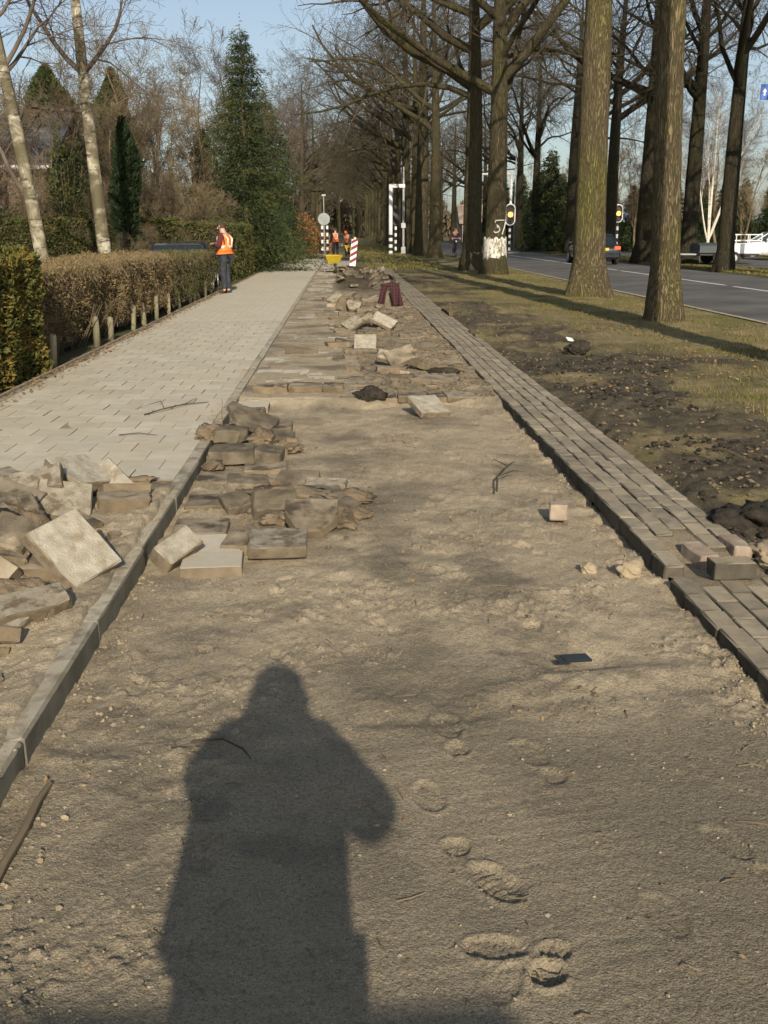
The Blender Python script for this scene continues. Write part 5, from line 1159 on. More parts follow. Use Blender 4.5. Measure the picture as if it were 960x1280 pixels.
# ---- hedges
def surf_pts(x0, x1, y0, y1, z0, z1, n, g, faces='rtfb'):
    A = {'r': (y1-y0)*(z1-z0), 't': (x1-x0)*(y1-y0), 'f': (x1-x0)*(z1-z0), 'b': (x1-x0)*(z1-z0)}
    tot = sum(A[k] for k in faces); out = []
    for k in faces:
        m = int(n*A[k]/tot); a, b = g.random(m), g.random(m)
        if k == 'r': p = np.stack([np.full(m, x1), y0+(y1-y0)*a, z0+(z1-z0)*b], -1); nn = (1, 0, 0)
        if k == 't': p = np.stack([x0+(x1-x0)*a, y0+(y1-y0)*b, np.full(m, z1)], -1); nn = (0, 0, 1)
        if k == 'f': p = np.stack([x0+(x1-x0)*a, np.full(m, y0), z0+(z1-z0)*b], -1); nn = (0, -1, 0)
        if k == 'b': p = np.stack([x0+(x1-x0)*a, np.full(m, y1), z0+(z1-z0)*b], -1); nn = (0, 1, 0)
        out.append((p, np.tile(nn, (m, 1))))
    P = np.concatenate([p for p, _ in out]); Nn = np.concatenate([q for _, q in out]).astype(float)
    lumpy = .09*fbm(P[:, 0]+P[:, 2]*1.3, P[:, 1]+P[:, 2]*.8, 1.5, 3, 5) + .05*fbm(P[:, 0]*2+P[:, 2], P[:, 1]*2, 2.5, 2, 6)
    P = P + Nn*(lumpy - np.abs(g.normal(0, .06, len(P))))[:, None]
    return P, Nn
def hedge(label,  x0, x1, y0, y1, z1, n, mat, seed, size=(.02, .045), long=.5, outw=.7, faces='rtfb', twigs=0, z0=.05, core=True, nm='hedge'):
    g = np.random.default_rng(seed); root = thing(nm, label, 'hedge', (0, 0, 0))
    P, Nn = surf_pts(x0, x1, y0, y1, z0, z1, n, g, faces); m = len(P)
    u = Nn*outw + g.normal(0, .6, (m, 3)) + np.array([0, 0, .25]); u /= np.linalg.norm(u, axis=1)[:, None]
    v = np.cross(u, g.normal(0, 1, (m, 3))); v /= np.linalg.norm(v, axis=1)[:, None]; S = g.uniform(*size, m)
    u = u*S[:, None]; v = v*(S*long)[:, None]
    V = np.stack([P-u, P-v, P+u, P+v], 1).reshape(-1, 3); F = (np.arange(m)*4)[:, None]+np.array([[0, 1, 2, 3]])
    np_mesh('foliage', V, F, M[mat], root)
    if twigs:
        Pt, Nt = surf_pts(x0, x1, y0, y1, z0, z1, twigs, g, faces); Ls = []
        up = np.array([0, 0, 1.0])
        for p, q in zip(Pt, Nt):
            d = q*.7 + up*g.uniform(-.2, 1.1) + g.normal(0, .55, 3); d /= np.linalg.norm(d); L = g.uniform(.08, .26)
            a = p - d*L*.7 - q*.04; Ls.append(([Vector(a), Vector(a + d*L*.5 + g.normal(0, .012, 3)), Vector(a + d*L)], [.0045, .003, .0015]))
        V, F = tubes_np(Ls, 3); np_mesh('twigs', V, F, M['bush'], root)
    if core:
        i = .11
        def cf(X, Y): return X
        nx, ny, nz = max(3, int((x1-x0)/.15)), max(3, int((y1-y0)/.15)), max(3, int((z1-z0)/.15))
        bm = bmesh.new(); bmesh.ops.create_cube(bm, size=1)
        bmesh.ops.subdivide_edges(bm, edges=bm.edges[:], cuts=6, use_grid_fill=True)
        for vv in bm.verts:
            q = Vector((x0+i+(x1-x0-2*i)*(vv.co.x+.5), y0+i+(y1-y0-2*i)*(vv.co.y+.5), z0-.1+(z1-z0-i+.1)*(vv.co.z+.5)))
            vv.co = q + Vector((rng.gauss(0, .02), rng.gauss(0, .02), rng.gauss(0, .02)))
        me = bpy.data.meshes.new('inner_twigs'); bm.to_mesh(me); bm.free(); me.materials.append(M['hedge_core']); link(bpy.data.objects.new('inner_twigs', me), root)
    return root
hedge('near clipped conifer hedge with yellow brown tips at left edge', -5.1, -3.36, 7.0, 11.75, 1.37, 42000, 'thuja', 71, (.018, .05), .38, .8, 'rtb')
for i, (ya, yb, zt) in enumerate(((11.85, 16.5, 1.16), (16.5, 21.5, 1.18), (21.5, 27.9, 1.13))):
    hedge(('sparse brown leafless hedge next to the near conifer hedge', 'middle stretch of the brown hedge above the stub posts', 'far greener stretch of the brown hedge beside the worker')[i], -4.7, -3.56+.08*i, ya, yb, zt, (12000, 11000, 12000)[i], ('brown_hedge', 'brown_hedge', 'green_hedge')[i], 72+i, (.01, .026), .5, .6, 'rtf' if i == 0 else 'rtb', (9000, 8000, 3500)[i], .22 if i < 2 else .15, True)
# bare stems under the brown hedge
hs = [o for o in COL.objects if o.get('label', '').startswith('sparse brown')][0]; Ls = []; r_ = random.Random(3)
for k in range(420):
    x = r_.uniform(-4.3, -3.66); y = 11.9 + 10*r_.random(); a = Vector((x, y, .0)); d = Vector((r_.gauss(.05, .22), r_.gauss(0, .22), 1))
    Ls.append(([a, a+d*.3+Vector((r_.gauss(0, .03), r_.gauss(0, .03), 0)), a+d*.62], [.011, .008, .005]))
V, F = tubes_np(Ls, 4); np_mesh('stems', V, F, M['bush'], hs)
hedge('long trimmed green hedge crossing behind the birches', -22, -5.0, 32.6, 33.6, 1.98, 42000, 'green_hedge', 75, (.03, .07), .5, .6, 'tf')
hedge('trimmed green hedge right behind the standing worker', -5.0, -3.5, 31.6, 42, 1.86, 24000, 'green_hedge', 76, (.03, .06), .5, .6, 'rtf')
hedge('bushy green hedge along the footpath below the tall spruce', -5.0, -3.3, 42.2, 60, 1.6, 26000, 'evergreen', 77, (.04, .09), .6, .6, 'rtf')
hedge('low green hedge beside the rust coloured shrub', -3.7, -2.9, 61, 74, 1.1, 9000, 'yellow_shrub', 78, (.05, .1), .6, .6, 'rtf')
hedge('green hedge across the road under the white birch', 20.9, 30, 62.5, 63.6, .9, 12000, 'yellow_shrub', 79, (.04, .08), .6, .6, 'tf')
hedge('dark evergreen hedge across the road behind the trailer', 19, 60, 76, 78, 2.2, 40000, 'dark_conifer', 80, (.06, .14), .6, .6, 'tf')
hedge('dark hedge across the road behind the round signs', 15.5, 40, 128, 130, 2.6, 16000, 'dark_conifer', 81, (.1, .2), .6, .6, 'tf')

def bush(label, loc, s, n, mat, seed, size=(.03, .07), nm='shrub'):
    g = np.random.default_rng(seed); root = thing(nm, label, 'shrub', loc)
    d = g.normal(0, 1, (n, 3)); d /= np.linalg.norm(d, axis=1)[:, None]; d[:, 2] = np.abs(d[:, 2])*1.0
    rr = g.random(n)**.35*(1 + .3*fbm(d[:, 0]*2+d[:, 2], d[:, 1]*2-d[:, 2], 1.6, 3, seed))
    P = d*rr[:, None]*np.array(s)
    u = d + g.normal(0, .7, (n, 3)); u /= np.linalg.norm(u, axis=1)[:, None]; v = np.cross(u, g.normal(0, 1, (n, 3))); v /= np.linalg.norm(v, axis=1)[:, None]; S = g.uniform(*size, n)
    V = np.stack([P-u*S[:, None], P-v*S[:, None]*.5, P+u*S[:, None], P+v*S[:, None]*.5], 1).reshape(-1, 3)
    np_mesh('foliage', V, (np.arange(n)*4)[:, None]+np.array([[0, 1, 2, 3]]), M[mat], root)
    Ls = []
    for k in range(14):
        a = g.uniform(0, 6.28); Ls.append(([Vector((0, 0, -.1)), Vector((math.cos(a)*s[0]*.3, math.sin(a)*s[1]*.3, s[2]*.4)), Vector((math.cos(a)*s[0]*.6, math.sin(a)*s[1]*.6, s[2]*.8))], [.025, .018, .008]))
    V, F = tubes_np(Ls, 4); np_mesh('stems', V, F, M['bush'], root); return root
bush('dark evergreen shrub at the far left behind the leaning birch', (-11.3, 30.3, 0), (1.5, 1, 2.4), 7000, 'evergreen', 82)
bush('yellow green shrub behind the columnar conifer', (-7.4, 38, 0), (1.6, 1, 2.3), 6000, 'yellow_shrub', 83)
bush('tall dark evergreen hiding the house right end', (-8.95, 35.3, 0), (.95, .9, 4.6), 9000, 'evergreen', 94)
bush('dark evergreen before the house left side', (-12.6, 35, 0), (1.0, .9, 3.4), 7000, 'dark_conifer', 95)
bush('green shrub before the house wall', (-10.9, 34.6, 0), (1.6, 1, 2.3), 6000, 'evergreen', 84)
bush('olive shrub behind the hedge right of the slim conifer', (-8.9, 35.6, 0), (1.2, .8, 2.2), 5000, 'yellow_shrub', 85)
bush('olive evergreen shrub low between saplings', (-7.6, 43.5, 0), (1.6, 1, 2.9), 7000, 'evergreen', 92)
bush('tall mixed green shrub behind the trimmed hedge', (-9.3, 42.5, 0), (1.4, 1, 3.0), 7000, 'evergreen', 93)
bush('large dark evergreen shrub left of the tall spruce foot', (-5.6, 41.5, 0), (1.5, 1.2, 3.2), 9000, 'evergreen', 86)
bush('dark evergreen shrub between the two spruces', (-4.3, 47, 0), (1.1, 1.6, 3.6), 9000, 'dark_conifer', 87, (.05, .11))
bush('evergreen bush trailing beyond the spruces', (-4.2, 62, 0), (1.2, 3, 4.2), 9000, 'evergreen', 88, (.06, .13))
bush('rust brown leafy shrub beside the round sign', (-3.2, 78, 0), (1.5, 1.6, 2.9), 6000, 'rust_leaf', 89, (.06, .13))
bush('low rust brown shrub right of the round sign', (-1.7, 84, 0), (1.0, 1.6, 1.6), 4000, 'rust_leaf', 90, (.06, .13))
bush('evergreen mass far along the left of the path', (-5.0, 78, 0), (2.0, 4, 5.2), 9000, 'evergreen', 91, (.09, .2))

# ---- house
hw = thing('brick_house', 'brick house with steep grey roof behind the leaning birch', 'house', (-15.6, 37, 0))
m_ = MB(); m_.box((0, 3, 1.9), (11, 6, 3.8)); wl = m_.build('wall', M['wall_brick'], hw)
m_ = MB(); m_.prism([(-.45, 3.75), (3, 5.7), (6.45, 3.75), (6.45, 3.6), (3, 5.5), (-.45, 3.6)], -5.9, 5.9, 'x'); rf = m_.build('roof', M['roof'], hw)
m_ = MB(); m_.tube([(-5.9, -.5, 3.68), (5.9, -.5, 3.68)], .07, 8); m_.build('gutter', M['white'], rf)
for k, x in enumerate((-3.5, -.5, 2.6)):
    m_ = MB()
    for a, b, c_, d_ in ((-.65, 0, .1, 1.5), (.65, 0, .1, 1.5), (0, .7, 1.3, .1), (0, -.7, 1.3, .1), (0, 0, .06, 1.4)): m_.box((x+a, -.03, 1.9+b), (c_, .12, d_))
    f_ = m_.build('window', M['white'], hw); m_ = MB(); m_.box((x, -.012, 1.9), (1.2, .02, 1.4)); m_.build('pane', M['glass'], f_)
g2 = thing('brick_house', 'low red roofed house far behind the cyclist', 'house', (10.5, 150, 0))
m_ = MB(); m_.box((0, 3, 1.4), (9, 6, 2.8)); m_.build('wall', M['wall_brick'], g2)
m_ = MB(); m_.prism([(-.4, 2.7), (3, 5.4), (6.4, 2.7)], -5, 5, 'x'); m_.build('roof', M['brick_red'], g2)
g2.location = (21.5, 150, 0)
# the far wood that closes the view at the end of the avenue, one brown mass
g = np.random.default_rng(5); n = 26000
X = g.uniform(-40, 60, n); Zt = 11 + 5*fbm(X, X*0, .12, 3, 5) + 3*fbm(X, X*0, .6, 2, 6); P = np.stack([X, 306+g.uniform(-6, 6, n), g.random(n)*Zt], -1)
u = g.normal(0, .5, (n, 3)) + np.array([0, 0, 1]); S = g.uniform(.4, 1.0, n)[:, None]; u = u/np.linalg.norm(u, axis=1)[:, None]*S; v = np.cross(u, g.normal(0, 1, (n, 3))); v = v/np.linalg.norm(v, axis=1)[:, None]*S*.35
o = np_mesh('far_wood', np.stack([P-u, P-v, P+u, P+v], 1).reshape(-1, 3), (np.arange(n)*4)[:, None]+np.array([[0, 1, 2, 3]]), M['bush']); tag(o, kind='stuff')

# ================================================================== POSTS, SIGNS, SIGNALS
r_ = random.Random(17)
pl = ['weathered stub post nearest the conifer hedge', 'pale stub post under the brown hedge, second from the near hedge', 'stub post close beside the second one', 'greyish stub post under the hedge centre', 'stub post with greenish side under the hedge', 'pale stub post with clean cut top', 'dark stub post left of the leaning pair', 'pale stub post standing clear of the hedge', 'greenish stub post before the close group', 'leftmost stub post of the close leaning group', 'strongly leaning stub post in the close group', 'stub post just left of the worker', 'pale stub post at the worker feet']
for k, y in enumerate((12.4, 14.7, 15.6, 17.3, 18.3, 19.5, 20.9, 22.3, 23.9, 24.7, 25.5, 26.5, 27.6)):
    m_ = MB(); h = r_.uniform(.32, .42) if k < 6 else r_.uniform(.28, .38); rr = r_.uniform(.04, .05)
    tl = r_.uniform(-.05, .03) if k not in (10,) else -.12
    m_.tube([(0, 0, -.1), (tl*.5, 0, h*.5), (tl, r_.uniform(-.02, .02), h-.015), (tl, 0, h)], [rr, rr, rr*.95, rr*.75], 9)
    o = m_.build('stub_post', M['post'], None, True); o.location = (-3.47, y, .05); tag(o, pl[k], 'post', 'stub posts along the brown hedge')
# edging board of the garden
m_ = MB(); m_.bbox((-3.285, 17.3, .055), (.025, 21.5, .09), .004); o = m_.build('garden_edging', M['brick_red']); tag(o, 'thin reddish edging strip between footpath and hedge', 'edging')

def banded_pole(root, x, z0, z1, r=.06, bands=None, n=10, first=0):
    h = (z1-z0)/bands
    for i in range(bands):
        m_ = MB(); m_.tube([(x, 0, z0+i*h+.001), (x, 0, z0+(i+1)*h-.001)], r, 12); m_.build('pole_band', M['black'] if (i+first) % 2 == 0 else M['white'], root)

def stadium(w, h, n=10):
    r = w/2; pts = []
    for i in range(n+1): a = math.pi*i/n; pts.append((r*math.cos(a), h/2-r+r*math.sin(a)))
    for i in range(n+1): a = math.pi+math.pi*i/n; pts.append((r*math.cos(a), -h/2+r+r*math.sin(a)))
    return pts

def signal_head(root, x, zc, w, h, lit=1, white=True, back=False):
    if white:
        m_ = MB(); m_.prism([(x+a, zc+b) for a, b in stadium(w, h)], -.06, -.02); m_.build('white_border', M['white'], root)
    m_ = MB(); m_.prism([(x+a, zc+b) for a, b in stadium(w*.82, h*.92)], -.085, .05); hd = m_.build('signal_head', M['black'], root)
    if back: return
    for i, dz in enumerate((.31, 0, -.31)):
        m_ = MB(); m_.disc((x, -.10, zc+dz*h*.85), 'y', w*.24, .03, 18)
        m_.build('lens', M['amber'] if i == lit else M['lens_dark'], root)
        m_ = MB(); V = []; n = 10
        for e in (-.09, -.26):
            for j in range(n+1): a = math.pi*j/n; V.append((x+w*.27*math.cos(a), e, zc+dz*h*.85+w*.27*math.sin(a)))
        m_.add(V, [(j, j+1, n+2+j, n+1+j) for j in range(n)]); m_.build('visor', M['black'], root)

t = thing('traffic_signal', 'lit amber traffic signal under a white arm in mid road', 'traffic light', (11.88, 75, .1))
banded_pole(t, 0, 0, 1.95, .085, 9)
signal_head(t, 0, 2.68, .72, 1.5)
m_ = MB(); m_.tube([(.02, .05, 1.9), (.02, .05, 5.45)], .09, 12); m_.build('mast', M['white'], t)
m_ = MB(); m_.tube([(.1, .05, 5.4), (-3.0, .05, 5.4)], .075, 10); m_.build('arm', M['white'], t)
m_ = MB(); m_.bbox((-2.9, .05, 5.36), (.3, .2, .25), .02); m_.build('bracket', M['white'], t)
o = grid('traffic_island', np.linspace(10.95, 12.4, 12), np.linspace(73, 84, 20), lambda X, Y: .1+.13*sstep(10.95, 11.0, X)*(1-sstep(12.3, 12.4, X))*sstep(73, 73.1, Y), M['kerb']); tag(o, kind='structure')
t = thing('traffic_signal', 'lit amber traffic signal above the dark car roof', 'traffic light', (16.45, 63, .1))
banded_pole(t, 0, 0, 2.05, .07, 9); signal_head(t, 0, 2.56, .55, 1.05)
t = thing('signal_gantry', 'white signal gantry frame with dark signal beside the path', 'gantry', (3.42, 75, .08))
banded_pole(t, 0, 0, 1.55, .135, 7, first=1)
m_ = MB(); m_.tube([(0, 0, 1.55), (0, 0, 4.75)], .135, 12); m_.build('mast', M['white'], t)
m_ = MB(); m_.bbox((.45, 0, 4.62), (1.1, .24, .24), .02); m_.build('arm', M['white'], t)
m_ = MB(); m_.tube([(.9, 0, 0), (.9, 0, 4.3), (.9, 0, 5.9)], [.085, .085, .05], 12); m_.build('lamp_mast', M['metal_grey'], t)
m_ = MB(); m_.bbox((.9, -.12, 1.95), (.34, .03, .34), .01); m_.build('small_sign', M['metal_grey'], t)
m_ = MB(); m_.bbox((.9, 0, .25), (.34, .3, .5), .02); m_.build('base_cabinet', M['metal_grey'], t)
t = thing('traffic_signal', 'dark unlit signal seen between the gantry posts', 'traffic light', (3.85, 76.5, .08))
banded_pole(t, 0, 0, 1.9, .085, 8); signal_head(t, 0, 2.65, .55, 1.5, 9, False, True)

def round_sign(label, loc, h, r, pole_mat, face, plate=False, border=None, name='road_sign'):
    t = thing(name, label, 'sign', loc)
    m_ = MB(); m_.tube([(0, .03, 0), (0, .03, h+r*.8)], .04, 10); m_.build('pole', M[pole_mat], t)
    m_ = MB(); m_.disc((0, -.02, h), 'y', r, .025, 26); m_.build('sign_face', M[face], t)
    if border: m_ = MB(); m_.disc((0, -.04, h), 'y', r*.72, .012, 24); m_.build('sign_centre', M[border], t)
    if plate: m_ = MB(); m_.bbox((0, -.02, h-r-.2), (r*1.8, .025, .3), .01); m_.build('sign_plate', M['white'], t)
    return t
t = round_sign('pale round sign on twin black and white poles left of workers', (-1.28, 75, .07), 2.4, .42, 'metal_grey', 'sign_back')
banded_pole(t, -.14, .02, 1.95, .085, 8); banded_pole(t, .22, .02, 1.95, .085, 8)
m_ = MB(); m_.tube([(0, .05, 2.6), (0, .05, 4.0)], .035, 8); m_.bbox((0, .05, 4.0), (.3, .2, .12), .02); m_.build('lamp_bracket', M['metal_grey'], t)
round_sign('round white backed sign with plate across the road', (15.4, 85, .1), 2.6, .42, 'metal_grey', 'sign_back', True)
round_sign('small red round sign right of the white backed sign', (16.0, 84, .1), 2.2, .33, 'metal_grey', 'red', False, 'white')
t = thing('street_name_sign', 'small blue sign board on a post across the road', 'sign', (21.6, 80, .1))
m_ = MB(); m_.tube([(0, 0, 0), (0, 0, 3)], .04, 8); m_.build('pole', M['metal_grey'], t); m_ = MB(); m_.bbox((0, -.05, 2.75), (.55, .03, .3), .01); m_.build('sign_face', M['blue'], t)
m_ = MB(); m_.bbox((.05, -.07, 2.8), (.25, .012, .09), .003); m_.build('white_mark', M['white'], t)
def lamp(label, x, y, h, arm, s=1.0):
    t = thing('street_lamp', label, 'street lamp', (x, y, .08))
    m_ = MB(); m_.tube([(0, 0, 0), (0, 0, h*.5), (0, 0, h*.97), (arm*.3, 0, h), (arm, 0, h+.02)], [.1, .08, .055, .045, .04], 10); m_.build('pole', M['metal_grey'], t, True)
    m_ = MB(); m_.bbox((arm+math.copysign(.35, arm), 0, h), (.75, .25, .14), .04); m_.build('lamp_head', M['metal_grey'], t); return t
lamp('tall grey lamp post between the signal and the round signs', 14.95, 92, 8.6, -1.0)
lamp('grey lamp post behind the cyclist with arm over the road', 7.0, 62.5+25, 7.2, -1.3)
lamp('thin grey lamp post far behind the signal gantry', 6.9, 120, 7.5, 1.2)
# overhead direction sign at the right edge
t = thing('direction_sign', 'blue and cream direction sign cut by the right picture edge', 'sign', (18.2, 40, .1))
m_ = MB(); m_.tube([(0, 0, 0), (0, 0, 6.9)], .11, 12); m_.build('mast', M['metal_grey'], t)
m_ = MB(); m_.tube([(0, 0, 6.55), (-2.6, 0, 6.55)], .06, 10); m_.build('arm', M['metal_grey'], t)
m_ = MB(); m_.bbox((-1.35, -.1, 6.47), (2.2, .03, .54), .008); m_.build('cream_panel', M['cream'], t)
m_ = MB(); m_.bbox((-2.6, -.1, 6.47), (.29, .034, .54), .008); pn = m_.build('blue_panel', M['blue'], t)
m_ = MB(); m_.prism([(-2.6, 6.60), (-2.52, 6.48), (-2.57, 6.48), (-2.57, 6.34), (-2.63, 6.34), (-2.63, 6.48), (-2.68, 6.48)], -.128, -.12); m_.build('white_arrow', M['white'], pn)

# traffic beacon
t = thing('traffic_beacon', 'tilted red and white striped traffic beacon by the heap', 'beacon', (.40, 45, .06)); t.rotation_euler = (0, R(6), R(12))
m_ = MB(); m_.bbox((0, 0, .06), (.5, .4, .12), .03); m_.build('foot', M['rubber'], t)
m_ = MB(); m_.bbox((0, 0, .68), (.27, .04, 1.1), .01); m_.build('board', M['white'], t)
for k in range(4):
    z = .22+k*.27; m_ = MB(); m_.prism([(-.13, z), (.13, z+.17), (.13, z+.31 if k < 3 else z+.29), (-.13, z+.14)], -.026, -.02); m_.build('red_stripe', M['beacon_red'], t)
m_ = MB(); m_.disc((0, 0, 1.28), 'y', .05, .06, 14); m_.build('lamp', M['cream'], t)

# wheelbarrows
def barrow(label, loc, rz, tip=0.0):
    t = thing('wheelbarrow', label, 'wheelbarrow', loc, rz); t.rotation_euler = (tip, 0, rz)
    V = []
    rings = [((.20, -.16, .22), .36), ((.33, -.42, .38), .66)]
    for (hw, y0, y1), z in rings: V += [(-hw, y0, z), (hw, y0, z), (hw*.9, y1, z), (-hw*.9, y1, z)]
    off = .012
    V += [(x*.95, y*.95, z+off) for x, y, z in V[4:]] + [(x*.92, y*.92, z+off) for x, y, z in V[:4]]
    F = [(3, 2, 1, 0)] + [(i, (i+1) % 4, 4+(i+1) % 4, 4+i) for i in range(4)] + [(4+i, 4+(i+1) % 4, 8+(i+1) % 4, 8+i) for i in range(4)] + [(8+i, 8+(i+1) % 4, 12+(i+1) % 4, 12+i) for i in range(4)] + [(12, 13, 14, 15)]
    m_ = MB(); m_.add(V, F); m_.build('tray', M['yellow'], t)
    m_ = MB()
    for s in (-1, 1): m_.tube([(s*.04, -.62, .19), (s*.2, -.15, .34), (s*.28, .55, .42), (s*.29, 1.0, .5)], .018, 8)
    m_.build('frame', M['metal_grey'], t)
    for s in (-1, 1):
        m_ = MB(); m_.tube([(s*.24, .35, .36), (s*.26, .4, .02), (s*.26, .5, .02)], .016, 8); m_.build('leg', M['metal_grey'], t)
        m_ = MB(); m_.tube([(s*.29, .88, .475), (s*.29, 1.02, .505)], .024, 8); m_.build('grip', M['rubber'], t)
    m_ = MB(); m_.disc((0, -.62, .19), 'x', .19, .09, 22); wh = m_.build('wheel', M['rubber'], t); m_ = MB(); m_.disc((0, -.62, .19), 'x', .09, .11, 16); m_.build('rim', M['yellow'], wh)
    return t
barrow('yellow wheelbarrow standing on the paving behind the beacon', (-.38, 40.6, .07), .15)
barrow('yellow wheelbarrow tipped up before the bending worker', (.44, 59.5, .1), -.2, R(-30))

# maroon garment draped over an upright tile
t = thing('draped_garment', 'maroon patterned garment draped over rubble beside the edging', 'garment', (.98, 22.0, .06))
slab('loose_tile', 'tile propping up the maroon garment', 'tile', (.98, 22.12, .2), (.3, .06, .3), (-6, 0, 4), 'tile_earth', G3)
def flap(x0, x1, xb0, xb1, ztop, zbot, y0, name, ph):
    V, F = [], []; nx, nz = 12, 14
    for i in range(nz+1):
        f = i/nz
        for j in range(nx+1):
            g = j/nx; x = (x0*(1-f)+xb0*f)*(1-g) + (x1*(1-f)+xb1*f)*g
            y = y0 + .03*math.sin(g*9+ph+f*2)*(.3+f) - .06*f + .13*max(0, .12-f)*8*(.12-f)/.12
            V.append((x, y, ztop + .02*math.sin(g*3.1) - (ztop-zbot)*f + .01*math.sin(g*7)))
    for i in range(nz):
        for j in range(nx): F.append((i*(nx+1)+j, i*(nx+1)+j+1, (i+1)*(nx+1)+j+1, (i+1)*(nx+1)+j))
    o = np_mesh(name, np.array(V), np.array(F), M['garment'], t, True); o.modifiers.new('thick', 'SOLIDIFY').thickness = .02; return o
flap(-.17, -.04, -.24, -.11, .44, .06, -.02, 'sleeve', .3)
flap(-.02, .20, .09, .28, .47, .02, -.05, 'panel', 1.3)
m_ = MB(); m_.tube([(-.17, .02, .41), (-.06, .0, .465), (.06, 0, .48), (.18, 0, .46)], [.035, .045, .045, .035], 9); m_.build('collar', M['garment'], t, True)
lump('earth_clod', 'pale lump at the foot of the maroon garment', 'clod', (.76, 21.7, .1), (.11, .09, .06), 'clod', .2, .4)

# ================================================================== VEHICLES
def loft(m_, secs, n=None):
    """secs: list of (y, [(x,z)...]) closed rings of equal size"""
    k = len(secs[0][1]); V = []
    for y, ring in secs: V += [(x, y, z) for x, z in ring]
    F = [tuple(range(k-1, -1, -1)), tuple((len(secs)-1)*k+j for j in range(k))]
    for i in range(len(secs)-1):
        for j in range(k): F.append((i*k+j, i*k+(j+1) % k, (i+1)*k+(j+1) % k, (i+1)*k+j))
    m_.add(V, F)
def ring(hw, z0, z1, tuck=.08):
    h = z1-z0; return [(-hw*.92, z0), (hw*.92, z0), (hw, z0+h*.3), (hw*.985, z0+h*.7), (hw*.9, z1-.02), (hw*.8, z1), (-hw*.8, z1), (-hw*.9, z1-.02), (-hw*.985, z0+h*.7), (-hw, z0+h*.3)]
def car(label, loc, rz, paint, cat='car', hatch=False, lit=False, name='parked_car', zs=1.0):
    t = thing(name, label, cat, loc, rz)
    m_ = MB()
    loft(m_, [(-2.12, ring(.74, .32, .66)), (-2.05, ring(.82, .26, .88)), (-1.5, ring(.86, .22, .95)), (-.6, ring(.87, .2, .93)), (.6, ring(.87, .2, .92)), (1.3, ring(.86, .2, .86)), (1.85, ring(.82, .22, .72)), (2.1, ring(.72, .28, .58))])
    body = m_.build('body', M[paint], t, True)
    tail = -1.95 if hatch else -1.45
    def gr(hb, ht, z0, z1): return [(-hb, z0), (hb, z0), (ht, z1), (-ht, z1)]
    m_ = MB(); loft(m_, [(tail, gr(.76, .7, .9, .93)), (tail+.45, gr(.77, .6, .9, 1.36)), (-.2, gr(.77, .62, .9, 1.4)), (.45, gr(.77, .6, .9, 1.34)), (1.2, gr(.75, .7, .85, .89))]); m_.build('windows', M['glass'], t)
    m_ = MB(); loft(m_, [(tail+.40, gr(.62, .56, 1.33, 1.375)), (-.2, gr(.645, .58, 1.385, 1.43)), (.5, gr(.62, .56, 1.32, 1.365))]); m_.build('roof', M[paint], t)
    m_ = MB()
    for s in (-1, 1):
        m_.tube([(s*.755, tail+.02, .93), (s*.615, tail+.46, 1.36)], .035, 6); m_.tube([(s*.75, 1.18, .9), (s*.61, .46, 1.35)], .03, 6); m_.tube([(s*.775, -.25, .92), (s*.63, -.22, 1.4)], .03, 6)
    m_.build('window_pillars', M[paint], t)
    for s in (-1, 1):
        for y in (-1.28, 1.3):
            m_ = MB(); m_.disc((s*.78, y, .31), 'x', .31, .2, 24); w_ = m_.build('wheel', M['rubber'], t); m_ = MB(); m_.disc((s*.80, y, .31), 'x', .19, .19, 20); m_.build('rim', M['metal_grey'], w_)
        m_ = MB(); m_.bbox((s*.66, -2.07, .76), (.26, .1, .15), .02); m_.build('taillight', M['redlamp'] if lit and s > 0 else M['red'], t)
        m_ = MB(); m_.bbox((s*.62, 2.02, .56), (.28, .12, .13), .02); m_.build('headlight', M['white'], t)
        m_ = MB(); m_.bbox((s*.94, .62, .98), (.18, .12, .13), .03); m_.build('mirror', M[paint], t)
    m_ = MB(); m_.bbox((0, -2.13, .42), (1.5, .12, .2), .03); m_.build('bumper', M[paint], t)
    m_ = MB(); m_.bbox((0, -2.13, .70), (.5, .03, .12), .005); m_.build('number_plate', M['plate'], t)
    t.scale = (1, 1, zs); return t
car('dark saloon car on the road with red brake light lit', (11.92, 50.0, .13), 0, 'car', lit=True, name='car')
car('dark car whose roof shows over the brown hedge by the worker', (-4.45, 29.6, -.07), R(4), 'car', hatch=True)
car('white car behind the trailer at the right edge', (23.0, 55.5, .22), R(82), 'car_white')
# trailer
t = thing('trailer', 'small trailer with white side, rails and dark cover at right', 'trailer', (17.05, 47, .2))
m_ = MB(); m_.bbox((.15, 0, .42), (2.7, 1.4, .1), .02); m_.build('chassis', M['black'], t)
m_ = MB(); m_.bbox((.9, -.7, .68), (1.25, .05, .42), .01); m_.build('side_board', M['white'], t)
m_ = MB(); m_.bbox((.9, .7, .68), (1.25, .05, .42), .01); m_.build('side_board', M['white'], t)
m_ = MB(); m_.bbox((1.54, 0, .68), (.05, 1.35, .42), .01); m_.build('tail_board', M['white'], t)
m_ = MB(); loft(m_, [(-.68, [(-1.2, .5), (.25, .5), (.25, .82), (-1.2, .80)]), (-.4, [(-1.2, .5), (.25, .5), (.25, .93), (-1.2, .9)]), (.4, [(-1.2, .5), (.25, .5), (.25, .93), (-1.2, .9)]), (.68, [(-1.2, .5), (.25, .5), (.25, .82), (-1.2, .80)])]); m_.build('cover', M['tarp'], t)
m_ = MB()
for y in (-.7, .7):
    m_.tube([(.25, y, 1.02), (1.55, y, 1.02)], .025, 8); m_.tube([(.25, y, 1.28), (1.55, y, 1.28)], .025, 8)
    for x in (.3, .92, 1.54): m_.tube([(x, y, .85), (x, y, 1.28)], .022, 8)
m_.build('rails', M['white'], t)
